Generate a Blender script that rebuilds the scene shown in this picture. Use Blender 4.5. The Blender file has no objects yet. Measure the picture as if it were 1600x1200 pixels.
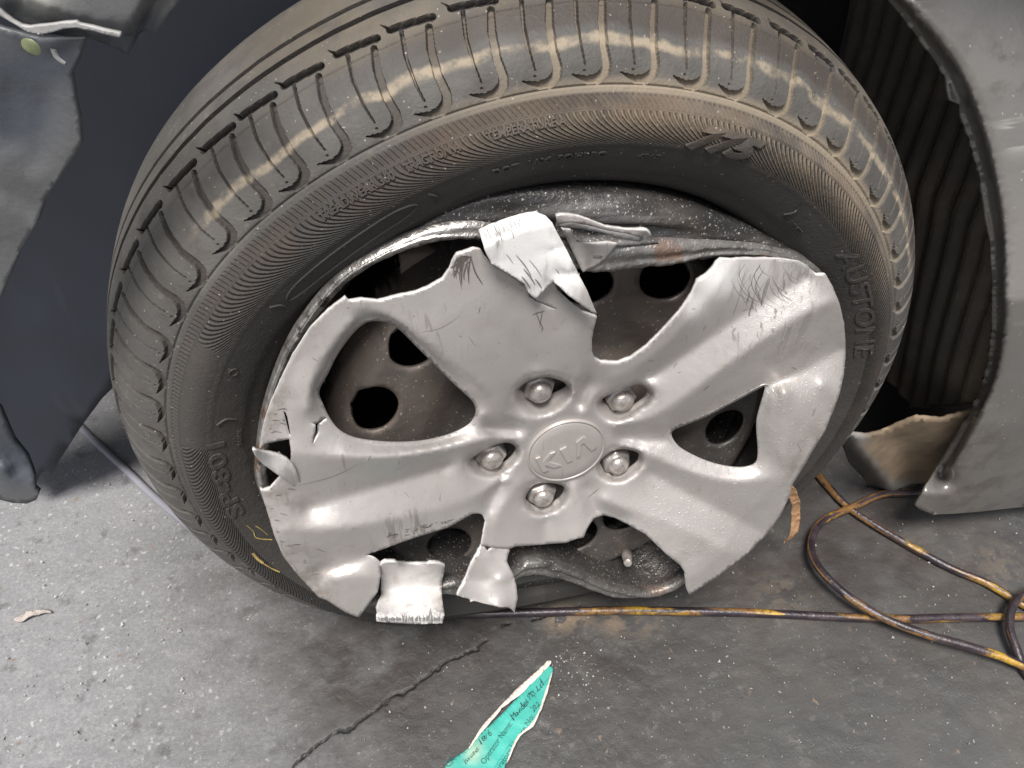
import bpy, bmesh, math, random
import numpy as np
from mathutils import Vector, Matrix
from mathutils.geometry import delaunay_2d_cdt
rng = np.random.default_rng(7); random.seed(7)
S = bpy.context.scene; COL = S.collection
rad = math.radians

# ------------------------------------------------------------------ camera, sky, sun, exposure
ZO = 0.262                                  # height of the wheel centre over the ground (the tyre is flat)
CAM = np.array([-.1146, -.4503, .4278 + ZO]); YAW, PIT, FPX = .2053, .7697, 1200.0
FW = np.array([math.sin(YAW)*math.cos(PIT), math.cos(YAW)*math.cos(PIT), -math.sin(PIT)])
RT = np.array([math.cos(YAW), -math.sin(YAW), 0.0]); UP = np.cross(RT, FW)
cd = bpy.data.cameras.new('camera'); cam = bpy.data.objects.new('camera', cd); COL.objects.link(cam); S.camera = cam
cd.sensor_width = 36; cd.lens = 36*FPX/1600; cd.clip_start = .01; cd.clip_end = 500
M = Matrix((RT, UP, -FW)).transposed().to_4x4(); M.translation = Vector(CAM); cam.matrix_world = M

W = bpy.data.worlds.new('World'); S.world = W; W.use_nodes = True
nt = W.node_tree; nt.nodes.clear()
SUN_EL, SUN_AZ = rad(66), rad(203)          # azimuth from +Y clockwise: the light stands behind the photographer, a little left
sk = nt.nodes.new('ShaderNodeTexSky'); sk.sky_type = 'NISHITA'; sk.sun_disc = False
sk.sun_elevation = SUN_EL; sk.sun_rotation = SUN_AZ; sk.dust_density = 3; sk.air_density = 1.2
hs = nt.nodes.new('ShaderNodeHueSaturation'); hs.inputs['Saturation'].default_value = .45
bg = nt.nodes.new('ShaderNodeBackground'); bg.inputs['Strength'].default_value = .075
wo = nt.nodes.new('ShaderNodeOutputWorld')
nt.links.new(sk.outputs[0], hs.inputs['Color']); nt.links.new(hs.outputs[0], bg.inputs['Color']); nt.links.new(bg.outputs[0], wo.inputs['Surface'])
sl = bpy.data.lights.new('sun', 'SUN'); sl.energy = 3.7; sl.angle = rad(20); sl.color = (1, .96, .91)
so = bpy.data.objects.new('sun', sl); COL.objects.link(so)
sd = Vector((math.sin(SUN_AZ)*math.cos(SUN_EL), math.cos(SUN_AZ)*math.cos(SUN_EL), math.sin(SUN_EL)))
so.rotation_euler = sd.to_track_quat('Z', 'Y').to_euler()
S.view_settings.view_transform = 'Standard'; S.view_settings.look = 'None'; S.view_settings.gamma = 1
S.view_settings.exposure = .55
S.render.engine = 'CYCLES'

# ------------------------------------------------------------------ geometry helpers
def rays(px):
    px = np.asarray(px, float)
    return FW + ((px[:, :1]-800)/FPX)*RT - ((px[:, 1:]-600)/FPX)*UP
def pl(y0, a=0., b=0., x0=0., z0=0.):
    """a surface  y = y0 + a(x-x0) + b(z-z0), z measured from the wheel centre"""
    return lambda x, z: y0 + a*(x-x0) + b*(z-z0)
def hit(px, f, h=0.0):
    """points where sight lines meet the surface y = f(x,z) - h"""
    d = rays(px); y = np.full(len(d), -.1)
    for _ in range(70):
        t = (y-CAM[1])/d[:, 1]; X = CAM+t[:, None]*d; y = .5*y + .5*(f(X[:, 0], X[:, 2]-ZO)-h)
    t = (y-CAM[1])/d[:, 1]
    return CAM+t[:, None]*d
def hitz(px, z=0.0):
    d = rays(px); t = (z-CAM[2])/d[:, 2]; return CAM+np.asarray(t)[:, None]*d
def proj(X):
    d = np.asarray(X)-CAM; z = d@FW
    return np.c_[800+FPX*(d@RT)/z, 600-FPX*(d@UP)/z]
def catmull(P, n=6, closed=False):
    P = np.asarray(P, float); out = []
    N = len(P)
    idx = range(N) if closed else range(N-1)
    for i in idx:
        if closed: a, b, c, d = P[(i-1) % N], P[i], P[(i+1) % N], P[(i+2) % N]
        else: a, b, c, d = P[max(i-1, 0)], P[i], P[i+1], P[min(i+2, N-1)]
        for k in range(n):
            t = k/n
            out.append(.5*((2*b)+(-a+c)*t+(2*a-5*b+4*c-d)*t*t+(-a+3*b-3*c+d)*t**3))
    if not closed: out.append(P[-1])
    return np.array(out)
def resample(P, sp, closed=False):
    P = np.asarray(P, float)
    if closed: P = np.vstack([P, P[:1]])
    out = []
    for i in range(len(P)-1):
        n = max(1, int(round(np.linalg.norm((P[i+1]-P[i])[:2])/sp)))
        for k in range(n): out.append(P[i]+(P[i+1]-P[i])*k/n)
    if not closed: out.append(P[-1])
    return np.array(out)
def inside(pts, poly):
    x, y = pts[:, 0], pts[:, 1]; r = np.zeros(len(pts), bool); n = len(poly); j = n-1
    for i in range(n):
        xi, yi = poly[i]; xj, yj = poly[j]
        if yi != yj:
            c = ((yi > y) != (yj > y)) & (x < (xj-xi)*(y-yi)/(yj-yi)+xi); r ^= c
        j = i
    return r
def vnoise(x, y, seed=0):
    r = np.random.default_rng(seed).random((256, 256))
    xi = np.floor(x).astype(int); yi = np.floor(y).astype(int); fx = x-xi; fy = y-yi
    fx = fx*fx*(3-2*fx); fy = fy*fy*(3-2*fy)
    g = lambda a, b: r[a % 256, b % 256]
    return (g(xi, yi)*(1-fx)+g(xi+1, yi)*fx)*(1-fy)+(g(xi, yi+1)*(1-fx)+g(xi+1, yi+1)*fx)*fy
def fbm(x, y, o=4, seed=0):
    s = 0; a = .5
    for k in range(o): s = s+a*vnoise(x*2**k, y*2**k, seed+k); a *= .5
    return s
def mesh(name, V, Fc, mat=None, parent=None, smooth=True, attrs=None, origin=None):
    V = np.asarray(V, float)
    if origin is not None: V = V-np.asarray(origin)
    me = bpy.data.meshes.new(name)
    if isinstance(Fc, np.ndarray):
        k = Fc.shape[1]; me.vertices.add(len(V)); me.vertices.foreach_set('co', V.astype(np.float32).ravel())
        me.loops.add(Fc.size); me.loops.foreach_set('vertex_index', Fc.astype(np.int32).ravel())
        me.polygons.add(len(Fc)); me.polygons.foreach_set('loop_start', np.arange(0, Fc.size, k, dtype=np.int32))
        me.update(calc_edges=True)
    else: me.from_pydata(V.tolist(), [], [list(map(int, f)) for f in Fc])
    me.validate()
    me.polygons.foreach_set('use_smooth', np.full(len(me.polygons), smooth))
    if attrs:
        for k, v in attrs.items():
            a = me.attributes.new(k, 'FLOAT', 'POINT'); a.data.foreach_set('value', np.asarray(v, np.float32))
    ob = bpy.data.objects.new(name, me); COL.objects.link(ob)
    if mat:
        for m in (mat if isinstance(mat, (list, tuple)) else [mat]): me.materials.append(m)
    if parent: ob.parent = parent
    if origin is not None: ob.location = origin
    return ob
def tag(o, label=None, cat=None, group=None, kind=None):
    for k, v in (('label', label), ('category', cat), ('group', group), ('kind', kind)):
        if v: o[k] = v
    return o
def solidify(o, t, rim=None, off=-1):
    m = o.modifiers.new('thickness', 'SOLIDIFY'); m.thickness = t; m.offset = off
    if rim is not None: m.material_offset_rim = rim
    return m
def gauss_field(px, blobs):
    v = np.zeros(len(px))
    for bx, by, r, a in blobs: v += a*np.exp(-((px[:, 0]-bx)**2+(px[:, 1]-by)**2)/(2*r*r))
    return np.clip(v, 0, 1)
def sheet(name, outline, f, mat, parent=None, holes=(), lines=(), sp=6.0, h0=None, smooth_it=6, thick=.002,
          skirt=None, fields=None, edge_jit=0.0, smooth_out=False, rim=None, slits=()):
    """A real surface in front of / behind  y=f(x,z):  outline and creases are measured along sight lines, h is the
    relief in metres towards the street (lines: (points, h)).  h is spread over the sheet like a stretched skin."""
    ol = np.asarray(outline, float)
    if smooth_out: ol = catmull(ol, 5, True)
    ol = resample(ol, sp, True)
    if edge_jit: ol = ol+rng.normal(0, edge_jit, ol.shape)
    P = [ol]; E = [(i, (i+1) % len(ol)) for i in range(len(ol))]; H = [np.full(len(ol), np.nan if h0 is None else h0)]
    hp = []; n = len(ol)
    for hh in holes:
        pts, hv, sm = hh
        q = catmull(pts, 5, True) if sm else np.asarray(pts, float)
        q = resample(q, sp*.7, True); hp.append((q, n)); P.append(q); H.append(np.full(len(q), np.nan if hv is None else hv))
        E += [(n+i, n+(i+1) % len(q)) for i in range(len(q))]; n += len(q)
    for ln in lines:
        pts, hv = ln[0], ln[1]; cl = len(ln) > 2 and ln[2]
        pts = np.asarray(pts, float)
        hv = np.full(len(pts), hv) if np.isscalar(hv) else np.asarray(hv, float)
        q = catmull(np.c_[pts, hv], 5, cl) if len(pts) > 2 else np.c_[pts, hv]
        q = resample(q, sp, cl)
        keep = inside(q[:, :2], ol)
        for hq, _ in hp: keep &= ~inside(q[:, :2], hq)
        q = q[keep]
        if len(q) < 2: continue
        P.append(q[:, :2]); H.append(q[:, 2])
        E += [(n+i, n+i+1) for i in range(len(q)-1) if np.linalg.norm(q[i+1, :2]-q[i, :2]) < 2.5*sp]
        n += len(q)
    C = np.vstack(P); HC = np.concatenate(H)
    x0, y0 = ol.min(0); x1, y1 = ol.max(0)
    gx, gy = np.meshgrid(np.arange(x0, x1, sp), np.arange(y0, y1, sp*.87)); gx = gx+(np.arange(gx.shape[0])[:, None] % 2)*sp*.5
    G = np.c_[gx.ravel(), gy.ravel()]+rng.normal(0, sp*.06, (gx.size, 2))
    k = inside(G, ol)
    for hq, _ in hp: k &= ~inside(G, hq)
    G = G[k]
    mind = np.empty(len(G))
    for i in range(0, len(G), 2000): mind[i:i+2000] = np.sqrt(((G[i:i+2000, None]-C[None])**2).sum(2).min(1))
    G = G[mind > sp*.62]
    A = np.vstack([C, G])
    vo, eo, fo, vorig, _, _ = delaunay_2d_cdt([Vector(p) for p in A], E, [], 0, 1e-4)
    V2 = np.array([tuple(v) for v in vo]); Fc = np.array([list(t) for t in fo], int)
    cen = V2[Fc].mean(1); k = inside(cen, ol)
    for hq, _ in hp: k &= ~inside(cen, hq)
    Fc = Fc[k]
    used = np.unique(Fc); mp = -np.ones(len(V2), int); mp[used] = np.arange(len(used)); V2 = V2[used]; Fc = mp[Fc]
    hv = np.full(len(V2), np.nan)
    for new, old in enumerate(used):
        o = vorig[old]
        o = [j for j in o if j < len(HC)]
        if o: hv[new] = HC[o[0]]
    fixed = ~np.isnan(hv)
    e = np.vstack([Fc[:, [0, 1]], Fc[:, [1, 2]], Fc[:, [2, 0]]]); e = np.unique(np.sort(e, 1), axis=0)
    N = len(V2); ew = 1/(np.linalg.norm(V2[e[:, 0]]-V2[e[:, 1]], axis=1)+.3)
    deg = np.bincount(e[:, 0], ew, N)+np.bincount(e[:, 1], ew, N)
    if fixed.any():
        kp = V2[fixed]; kh = hv[fixed]; free = np.where(~fixed)[0]
        for i in range(0, len(free), 1500):
            s_ = free[i:i+1500]; d2 = ((V2[s_, None]-kp[None])**2).sum(2)+1; w = 1/d2**1.5; hv[s_] = (w*kh).sum(1)/w.sum(1)
        for _ in range(700):
            acc = np.bincount(e[:, 0], ew*hv[e[:, 1]], N)+np.bincount(e[:, 1], ew*hv[e[:, 0]], N)
            m_ = acc/deg; hv = np.where(fixed, hv, m_)
    else: hv[:] = 0
    for _ in range(smooth_it):
        acc = np.bincount(e[:, 0], ew*hv[e[:, 1]], N)+np.bincount(e[:, 1], ew*hv[e[:, 0]], N)
        hv = .45*hv+.55*acc/deg
    X = hit(V2, f, hv)
    # orientation: normals towards the street
    a, b, c = X[Fc[:, 0]], X[Fc[:, 1]], X[Fc[:, 2]]
    nn = np.cross(b-a, c-a); flip = (nn*(CAM-a)).sum(1) < 0
    Fc[flip] = Fc[flip][:, ::-1]
    at = {kk: gauss_field(V2, vv) for kk, vv in (fields or {}).items()}
    Vx = [X]; Fx = [Fc]; base = len(X)
    if skirt:
        for (q, st), (dep, shrink) in zip(hp, skirt):
            if not dep: continue
            ids = []
            for p in q:
                ids.append(int(((V2-p)**2).sum(1).argmin()))
            ids = [i for j, i in enumerate(ids) if i != ids[j-1]]
            R = X[ids]; cc = R.mean(0); prev = ids; m = len(ids)
            steps = 4
            for s_ in range(1, steps+1):
                u = s_/steps
                Q = R+np.array([0, dep*u, 0]); Q = Q+(cc+np.array([0, dep*u, 0])-Q)*shrink*(u**1.0)
                Vx.append(Q); cur = list(range(base, base+m)); base += m
                quad = []
                for j in range(m):
                    a_, b_, c_, d_ = prev[j], prev[(j+1) % m], cur[(j+1) % m], cur[j]
                    quad += [[a_, b_, c_], [a_, c_, d_]]
                Fx.append(np.array(quad)); prev = cur
                for kk in at: at[kk] = np.concatenate([at[kk], at[kk][ids]])
    X = np.vstack(Vx); Fc = np.vstack(Fx)
    o = mesh(name, X, Fc, mat, parent, True, at or None)
    bm = bmesh.new(); bm.from_mesh(o.data); bmesh.ops.recalc_face_normals(bm, faces=bm.faces)
    s_ = sum((CAM-np.array(fc.calc_center_median())).dot(np.array(fc.normal))*fc.calc_area() for fc in list(bm.faces)[:400])
    if s_ < 0: bmesh.ops.reverse_faces(bm, faces=bm.faces)
    bm.to_mesh(o.data); bm.free()
    if thick: solidify(o, thick, rim)
    return o

# ------------------------------------------------------------------ materials
class MB:
    def __init__(s, name, base=(.5, .5, .5), rough=.5, metal=0.0, spec=.5, coat=0.0):
        s.m = bpy.data.materials.new(name); s.m.use_nodes = True; s.t = s.m.node_tree; s.n = s.t.nodes
        s.b = s.n['Principled BSDF']; s.b.inputs['Roughness'].default_value = rough; s.b.inputs['Metallic'].default_value = metal
        s.b.inputs['Specular IOR Level'].default_value = spec; s.b.inputs['Coat Weight'].default_value = coat
        s.co = s.n.new('ShaderNodeTexCoord').outputs['Object']; s.col = s.rgb(base); s.bump = None; s.set('Base Color', s.col)
    def L(s, a, b): s.t.links.new(a, b)
    def rgb(s, c):
        r = s.n.new('ShaderNodeRGB'); r.outputs[0].default_value = (*c, 1); return r.outputs[0]
    def set(s, k, v):
        if hasattr(v, 'links') or hasattr(v, 'is_linked'): s.L(v, s.b.inputs[k])
        else: s.b.inputs[k].default_value = v
        return s
    def attr(s, name):
        a = s.n.new('ShaderNodeAttribute'); a.attribute_name = name; return a.outputs['Fac']
    def scale(s, v):
        m = s.n.new('ShaderNodeMapping'); m.inputs['Scale'].default_value = v if hasattr(v, '__len__') else (v, v, v); s.L(s.co, m.inputs[0]); return m
    def noise(s, sc, lo=.4, hi=.6, det=4, rough=.6, rot=(0, 0, 0), stretch=(1, 1, 1), dist=0):
        m = s.scale(stretch); m.inputs['Rotation'].default_value = rot
        q = s.n.new('ShaderNodeTexNoise'); q.inputs['Scale'].default_value = sc; q.inputs['Detail'].default_value = det
        q.inputs['Roughness'].default_value = rough; q.inputs['Distortion'].default_value = dist; s.L(m.outputs[0], q.inputs['Vector'])
        return s.ramp(q.outputs[0], lo, hi)
    def ramp(s, v, lo, hi, a=0., b=1.):
        r = s.n.new('ShaderNodeMapRange'); r.inputs['From Min'].default_value = lo; r.inputs['From Max'].default_value = hi
        r.inputs['To Min'].default_value = a; r.inputs['To Max'].default_value = b; r.interpolation_type = 'SMOOTHSTEP'
        s.L(v, r.inputs['Value']); return r.outputs[0]
    def math(s, op, a, b=None, c=None):
        m = s.n.new('ShaderNodeMath'); m.operation = op
        for i, v in enumerate((a, b, c)):
            if v is None: continue
            if isinstance(v, (int, float)): m.inputs[i].default_value = v
            else: s.L(v, m.inputs[i])
        return m.outputs[0]
    def dots(s, sc, size, rnd=True, keep=.5):
        v = s.n.new('ShaderNodeTexVoronoi'); v.inputs['Scale'].default_value = sc
        q = s.n.new('ShaderNodeTexNoise'); q.inputs['Scale'].default_value = sc*1.3; q.inputs['Detail'].default_value = 2; s.L(s.co, q.inputs['Vector'])
        va = s.n.new('ShaderNodeVectorMath'); va.operation = 'MULTIPLY_ADD'; s.L(q.outputs['Color'], va.inputs[0]); va.inputs[1].default_value = (1.1/sc,)*3; s.L(s.co, va.inputs[2]); s.L(va.outputs[0], v.inputs['Vector'])
        d = s.ramp(v.outputs['Distance'], size, size*.6)
        sx = s.n.new('ShaderNodeSeparateColor'); s.L(v.outputs['Color'], sx.inputs[0])
        k = s.math('LESS_THAN', sx.outputs[0], keep)
        return s.math('MULTIPLY', d, k)
    def mix(s, fac, c, mode='MIX', amt=1.0):
        m = s.n.new('ShaderNodeMix'); m.data_type = 'RGBA'; m.blend_type = mode
        if amt != 1.0: fac = s.math('MULTIPLY', fac, amt)
        s.L(fac, m.inputs[0]) if not isinstance(fac, (int, float)) else setattr(m.inputs[0], 'default_value', fac)
        s.L(s.col, m.inputs[6])
        if isinstance(c, tuple): m.inputs[7].default_value = (*c, 1)
        else: s.L(c, m.inputs[7])
        s.col = m.outputs[2]; s.set('Base Color', s.col); return s
    def bumpf(s, h, dist=.001, st=1.0):
        b = s.n.new('ShaderNodeBump'); b.inputs['Distance'].default_value = dist; b.inputs['Strength'].default_value = st
        s.L(h, b.inputs['Height'])
        if s.bump is not None: s.L(s.bump, b.inputs['Normal'])
        s.bump = b.outputs[0]; s.set('Normal', s.bump); return s
    def rampto(s, v, a, b): return s.ramp(v, 0, 1, a, b)

def simple(name, c, rough=.5, metal=0., n=60, dark=.6, bump=.0004, spec=.5):
    m = MB(name, c, rough, metal, spec); m.mix(m.noise(n, .35, .7), tuple(x*dark for x in c)); m.bumpf(m.noise(n*6, .2, .8), bump); return m

# rubber
def tyre_mat(mname, ribs):
    mt = MB(mname, (.078, .075, .071), .7, 0, .30)
    mt.mix(mt.noise(14, .35, .7), (.115, .108, .100)); mt.mix(mt.noise(45, .45, .75), (.055, .050, .047), amt=.6); mt.mix(mt.noise(120, .60, .72, 5), (.17, .155, .14), amt=.4)
    thA = mt.attr('theta'); sA = mt.attr('s'); gA = mt.attr('groove')          # theta in turns, s in metres from the shoulder line
    side = mt.ramp(sA, .002, -.004)                                             # sidewall
    mt.mix(side, (.036, .033, .031), amt=.85); mt.mix(mt.math('MULTIPLY', side, mt.ramp(thA, .36, .44)), (.060, .055, .051), amt=.8)
    # dried mud: upper right quadrant of sidewall, grooves and a stripe on the shoulder
    ang = mt.ramp(thA, .17, .13); ang2 = mt.math('MULTIPLY', mt.ramp(thA, .33, .22), mt.ramp(thA, .04, .13))  # mud kept off the right end to paint in the fender's shade
    mudn = mt.noise(22, .32, .62)
    sidemud = mt.math('MULTIPLY', mt.math('MULTIPLY', mt.ramp(sA, -.031, -.014), mt.ramp(sA, .012, 0)), mt.math('MULTIPLY', ang2, mudn))
    mt.mix(sidemud, (.19, .148, .108), amt=.6)
    sidemud2 = mt.math('MULTIPLY', mt.ramp(sA, -.036, -.020), mt.math('MULTIPLY', mt.ramp(thA, .46, .30), mt.noise(30, .4, .8)))
    mt.mix(mt.math('MULTIPLY', sidemud2, side), (.12, .075, .05), amt=.35)
    gm = mt.math('MULTIPLY', mt.math('MULTIPLY', gA, mt.ramp(thA, .33, .24)), mt.ramp(thA, .02, .06))
    gm = mt.math('MULTIPLY', gm, mt.ramp(sA, .052, .046)); mt.mix(gm, (.235, .195, .145), amt=.8)
    groove_shade = mt.math('MULTIPLY', gA, mt.math('MAXIMUM', mt.ramp(thA, .24, .34), mt.ramp(sA, .047, .052))); mt.mix(groove_shade, (.052, .045, .041), amt=.85)  # groove shade darkened into the rubber colour
    deep_groove_shade = mt.math('MULTIPLY', gA, mt.ramp(sA, .048, .0515))
    w1 = mt.math('ADD', sA, mt.math('MULTIPLY', mt.noise(26, 0, 1), -.012))
    stripe = mt.math('MULTIPLY', mt.ramp(w1, .0135, .0165), mt.ramp(w1, .0215, .0185))
    stripe = mt.math('MULTIPLY', mt.math('MULTIPLY', stripe, mt.ramp(thA, .385, .36)), mt.math('MULTIPLY', mt.ramp(thA, .045, .08), mt.noise(60, .36, .58, 7)))
    mt.mix(stripe, (.33, .275, .205), amt=.8)
    upm = mt.math('MULTIPLY', mt.math('MULTIPLY', mt.ramp(sA, .038, .050), mt.ramp(thA, .37, .30)), mt.noise(18, .35, .6))
    mt.mix(mt.math('MULTIPLY', mt.math('MULTIPLY', upm, .6), mt.math('SUBTRACT', 1.0, mt.math('MULTIPLY', gA, .8))), (.20, .155, .10), amt=.55)
    dk = mt.math('MULTIPLY', mt.math('MULTIPLY', mt.ramp(w1, .022, .028), mt.ramp(sA, .055, .042)), mt.ramp(thA, .32, .27)); mt.mix(dk, (.045, .033, .028), amt=.55)
    ledge = mt.math('MULTIPLY', mt.ramp(sA, -.002, .0005), mt.ramp(sA, .008, .003)); mt.mix(mt.math('MULTIPLY', ledge, ang2), (.27, .225, .17), amt=.75)
    mt.mix(deep_groove_shade, (.020, .018, .017), amt=.9)  # round grooves: their occlusion painted in as near-black
    mt.mix(mt.dots(420, .22, keep=.07), (.40, .37, .34), amt=.7)
    mt.mix(mt.math('MULTIPLY', mt.noise(26, .64, .72), mt.ramp(thA, .40, .46)), (.22, .15, .10), amt=.35)
    # fine curved ribs of the sidewall, in the band between hatch ring and bead zone
    d = mt.math('MULTIPLY', mt.math('ADD', sA, .0112), -1.0)                    # metres below the hatch band
    sh = mt.math('MULTIPLY', mt.math('MULTIPLY', d, d), 42.0)                   # sideways lean (turns * 1)
    ph = mt.math('MULTIPLY', mt.math('ADD', thA, sh), 2*math.pi*440)
    rib = mt.math('SINE', ph)
    rmask = mt.math('MULTIPLY', mt.ramp(sA, -.0112, -.0122), mt.ramp(sA, -.0315, -.0295))
    brk = mt.ramp(mt.math('ABSOLUTE', mt.math('SUBTRACT', thA, .435)), .026, .030)
    brk = mt.math('MULTIPLY', brk, mt.ramp(mt.math('ABSOLUTE', mt.math('SUBTRACT', thA, .985)), .09, .10))
    if ribs: mt.bumpf(mt.math('MULTIPLY', mt.math('MULTIPLY', rib, rmask), brk), .0007, 1.0)
    if ribs: mt.mix(mt.math('MULTIPLY', mt.math('MULTIPLY', mt.ramp(rib, .2, .9), rmask), mt.math('MULTIPLY', brk, ang2)), (.30, .235, .16), amt=.35)
    mt.bumpf(mt.noise(500, .2, .8), .00025); mt.bumpf(mt.noise(90, .2, .8, 6), .0003, .5)
    mt.set('Roughness', mt.ramp(mt.noise(30, .3, .7), 0, 1, .62, .80))
    return mt.m
M_TYRE = tyre_mat('tyre_rubber', True); M_LETTER = M_LETTER2 = tyre_mat('raised_rubber', False)
ml = MB('yellow_scuff', (.55, .42, .12), .7); ml.mix(ml.noise(200, .4, .6, stretch=(1, 1, .2)), (.30, .22, .10)); M_SCUFF = ml.m

# cover paint
def paint(name, tint=(.465, .438, .422), metal=.42, rough=.385):
    m = MB(name, tint, rough, metal, .5, .15)
    m.b.inputs['Coat Roughness'].default_value = .25
    m.mix(m.noise(6, .3, .75), tuple(c*.90 for c in tint)); m.mix(m.noise(28, .45, .8, 6), (.30, .25, .21), amt=.28)
    m.mix(m.noise(130, .60, .75, 5), (.25, .2, .17), amt=.25)
    sc = m.attr('scuff'); st = m.math('MULTIPLY', sc, m.noise(330, .49, .57, 3, .6, (.0, .9, .4), (1, 1, .10), 1.6))
    m.mix(st, (.03, .026, .026), amt=.95)
    st2 = m.math('MULTIPLY', m.attr('scratch'), m.noise(240, .60, .66, 2, .5, (.2, -.6, .3), (1, .6, .10), .8)); m.mix(st2, (.14, .12, .10), amt=.85); st3 = m.noise(380, .72, .75, 2, .5, (.5, .7, -.3), (1, .5, .05), .4); m.mix(st3, (.20, .17, .15), amt=.45)
    br = m.math('MULTIPLY', m.attr('edge'), m.noise(90, .38, .66, 5)); m.mix(br, (.21, .16, .125), amt=.65)
    ab = m.math('MULTIPLY', m.attr('white'), m.noise(120, .15, .55, 4, .6, (0, .3, 0), (1, 1, .25))); m.mix(ab, (.80, .79, .78), amt=.95)
    du = m.math('MULTIPLY', m.attr('dust'), m.dots(330, .30, keep=.55)); m.mix(du, (.58, .54, .49), amt=.55)
    du2 = m.math('MULTIPLY', m.attr('dust'), m.dots(720, .35, keep=.5)); m.mix(du2, (.58, .54, .49), amt=.4)
    m.mix(m.dots(500, .14, keep=.10), (.12, .09, .07), amt=.8)
    m.bumpf(m.noise(900, .2, .8, 2), .00005); m.bumpf(m.noise(22, 0, 1, 2), .0012, .5); m.bumpf(m.math('MULTIPLY', m.math('ADD', du, du2), 1.0), .0004, .6)
    m.set('Metallic', m.ramp(ab, 0, .5, metal, 0))
    m.set('Roughness', m.ramp(m.noise(50, .3, .7), 0, 1, rough-.03, rough+.12))
    return m.m
M_PAINT = paint('silver_cover_paint')
M_LOGO = paint('emblem_paint', (.43, .398, .375), .32, .38)
me_ = MB('torn_plastic_edge', (.62, .60, .58), .6); me_.mix(me_.noise(160, .4, .65), (.36, .34, .33), amt=.6); M_EDGE = me_.m
mi = MB('bare_grey_plastic', (.24, .235, .235), .5); mi.mix(mi.noise(40, .4, .7), (.17, .16, .155)); M_BACK = mi.m

# steel wheel
md = MB('dusty_black_steel', (.075, .070, .067), .48, .25, .5)
md.mix(md.noise(9, .38, .66, 4), (.160, .130, .110), amt=.9); md.mix(md.noise(50, .5, .75), (.15, .125, .11), amt=.5)
md.mix(md.dots(300, .26, keep=.14), (.42, .38, .33), amt=.8); md.mix(md.dots(620, .30, keep=.08), (.5, .46, .4), amt=.8)
md.bumpf(md.noise(120, .2, .8), .0003); md.set('Roughness', md.ramp(md.noise(12, .3, .7), 0, 1, .35, .6)); M_DISC = md.m
mr = MB('scraped_rim_steel', (.050, .047, .046), .34, .45, .5)
mr.mix(mr.noise(8, .52, .70, 4), (.12, .10, .085), amt=.7)
lipA = mr.attr('lip')
mr.mix(mr.math('MULTIPLY', lipA, mr.noise(40, .30, .55, 5, .7, stretch=(.6, 1, 1))), (.44, .42, .40), amt=.95)
mr.mix(mr.math('MULTIPLY', lipA, mr.noise(34, .56, .64, 4)), (.26, .11, .045), amt=.9)
mr.mix(mr.math('MULTIPLY', lipA, mr.noise(90, .56, .66, 4)), (.03, .025, .022), amt=.9)
mr.mix(mr.math('MULTIPLY', mr.noise(46, .52, .66, 4, .6, (0, .12, 0), (.10, 1, 1)), mr.attr('face')), (.30, .29, .285), amt=.6)  # bright reflection streaks of the glossy rim face, painted on
mr.mix(mr.dots(420, .32, keep=.30), (.50, .48, .45), amt=.8); mr.mix(mr.dots(900, .36, keep=.2), (.45, .43, .4), amt=.6)
mr.set('Metallic', mr.ramp(lipA, 0, 1, .35, .8)); mr.bumpf(mr.noise(160, .2, .8, 5), .0005); M_RIM = mr.m
mn = MB('nut_steel', (.46, .43, .41), .36, .6); mn.mix(mn.noise(150, .4, .7), (.20, .165, .14), amt=.7); mn.mix(mn.noise(260, .58, .7), (.16, .09, .05), amt=.5)
mn.bumpf(mn.noise(400, .2, .8), .0002); M_NUT = mn.m
M_TAN = simple('dusty_tan_metal', (.26, .215, .175), .7, n=40, dark=.75).m
M_RUST = simple('rusty_brown_steel', (.055, .036, .028), .7, n=50).m
M_DARK = simple('black_underbody', (.018, .018, .019), .75, n=12, dark=.6).m
M_SHADE = simple('shade_black', (.007, .006, .0055), .8, n=40, dark=.6, spec=.2).m  # near-black: the shade behind the disc is put into the colour

# car body
mf = MB('grey_fender_paint', (.215, .205, .196), .34, .45, .5, .25)
mf.mix(mf.noise(5, .35, .7), (.27, .255, .24)); mf.mix(mf.math('MULTIPLY', mf.attr('dirt'), mf.noise(38, .42, .62, 6)), (.07, .056, .045), amt=.6)
mf.mix(mf.noise(70, .60, .74, 5), (.12, .105, .095), amt=.2); mf.mix(mf.dots(230, .20, keep=.22), (.50, .47, .43), amt=.9)
mf.mix(mf.math('MULTIPLY', mf.attr('scr'), mf.noise(70, .52, .60, 3, .6, (0, .15, 0), (.10, 1, 1))), (.62, .60, .58), amt=.9)
mf.mix(mf.attr('inner'), (.045, .042, .040), amt=.9)
mf.bumpf(mf.noise(300, .2, .8), .0001); mf.set('Roughness', mf.ramp(mf.noise(9, .3, .7), 0, 1, .32, .42)); M_FENDER = mf.m
M_FEDGE = simple('fender_edge', (.20, .18, .155), .6, n=60).m
mlr = MB('muddy_black_liner', (.095, .084, .074), .7, 0, .35); mlr.mix(mlr.noise(20, .42, .70, 5), (.15, .125, .10), amt=.8)
mlr.mix(mlr.math('MULTIPLY', mlr.attr('mud'), mlr.noise(30, .38, .55, 5)), (.13, .088, .052), amt=.8); mlr.mix(mlr.dots(260, .3, keep=.12), (.2, .15, .10), amt=.5)
mlr.bumpf(mlr.noise(120, .2, .8, 5), .0008); M_LINER = mlr.m
msh = MB('clay_caked_plastic', (.17, .130, .090), .75, 0, .35); msh.mix(msh.noise(16, .35, .62, 5), (.27, .205, .14)); msh.mix(msh.noise(30, .5, .75, 4), (.09, .075, .060), amt=.5)
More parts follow.
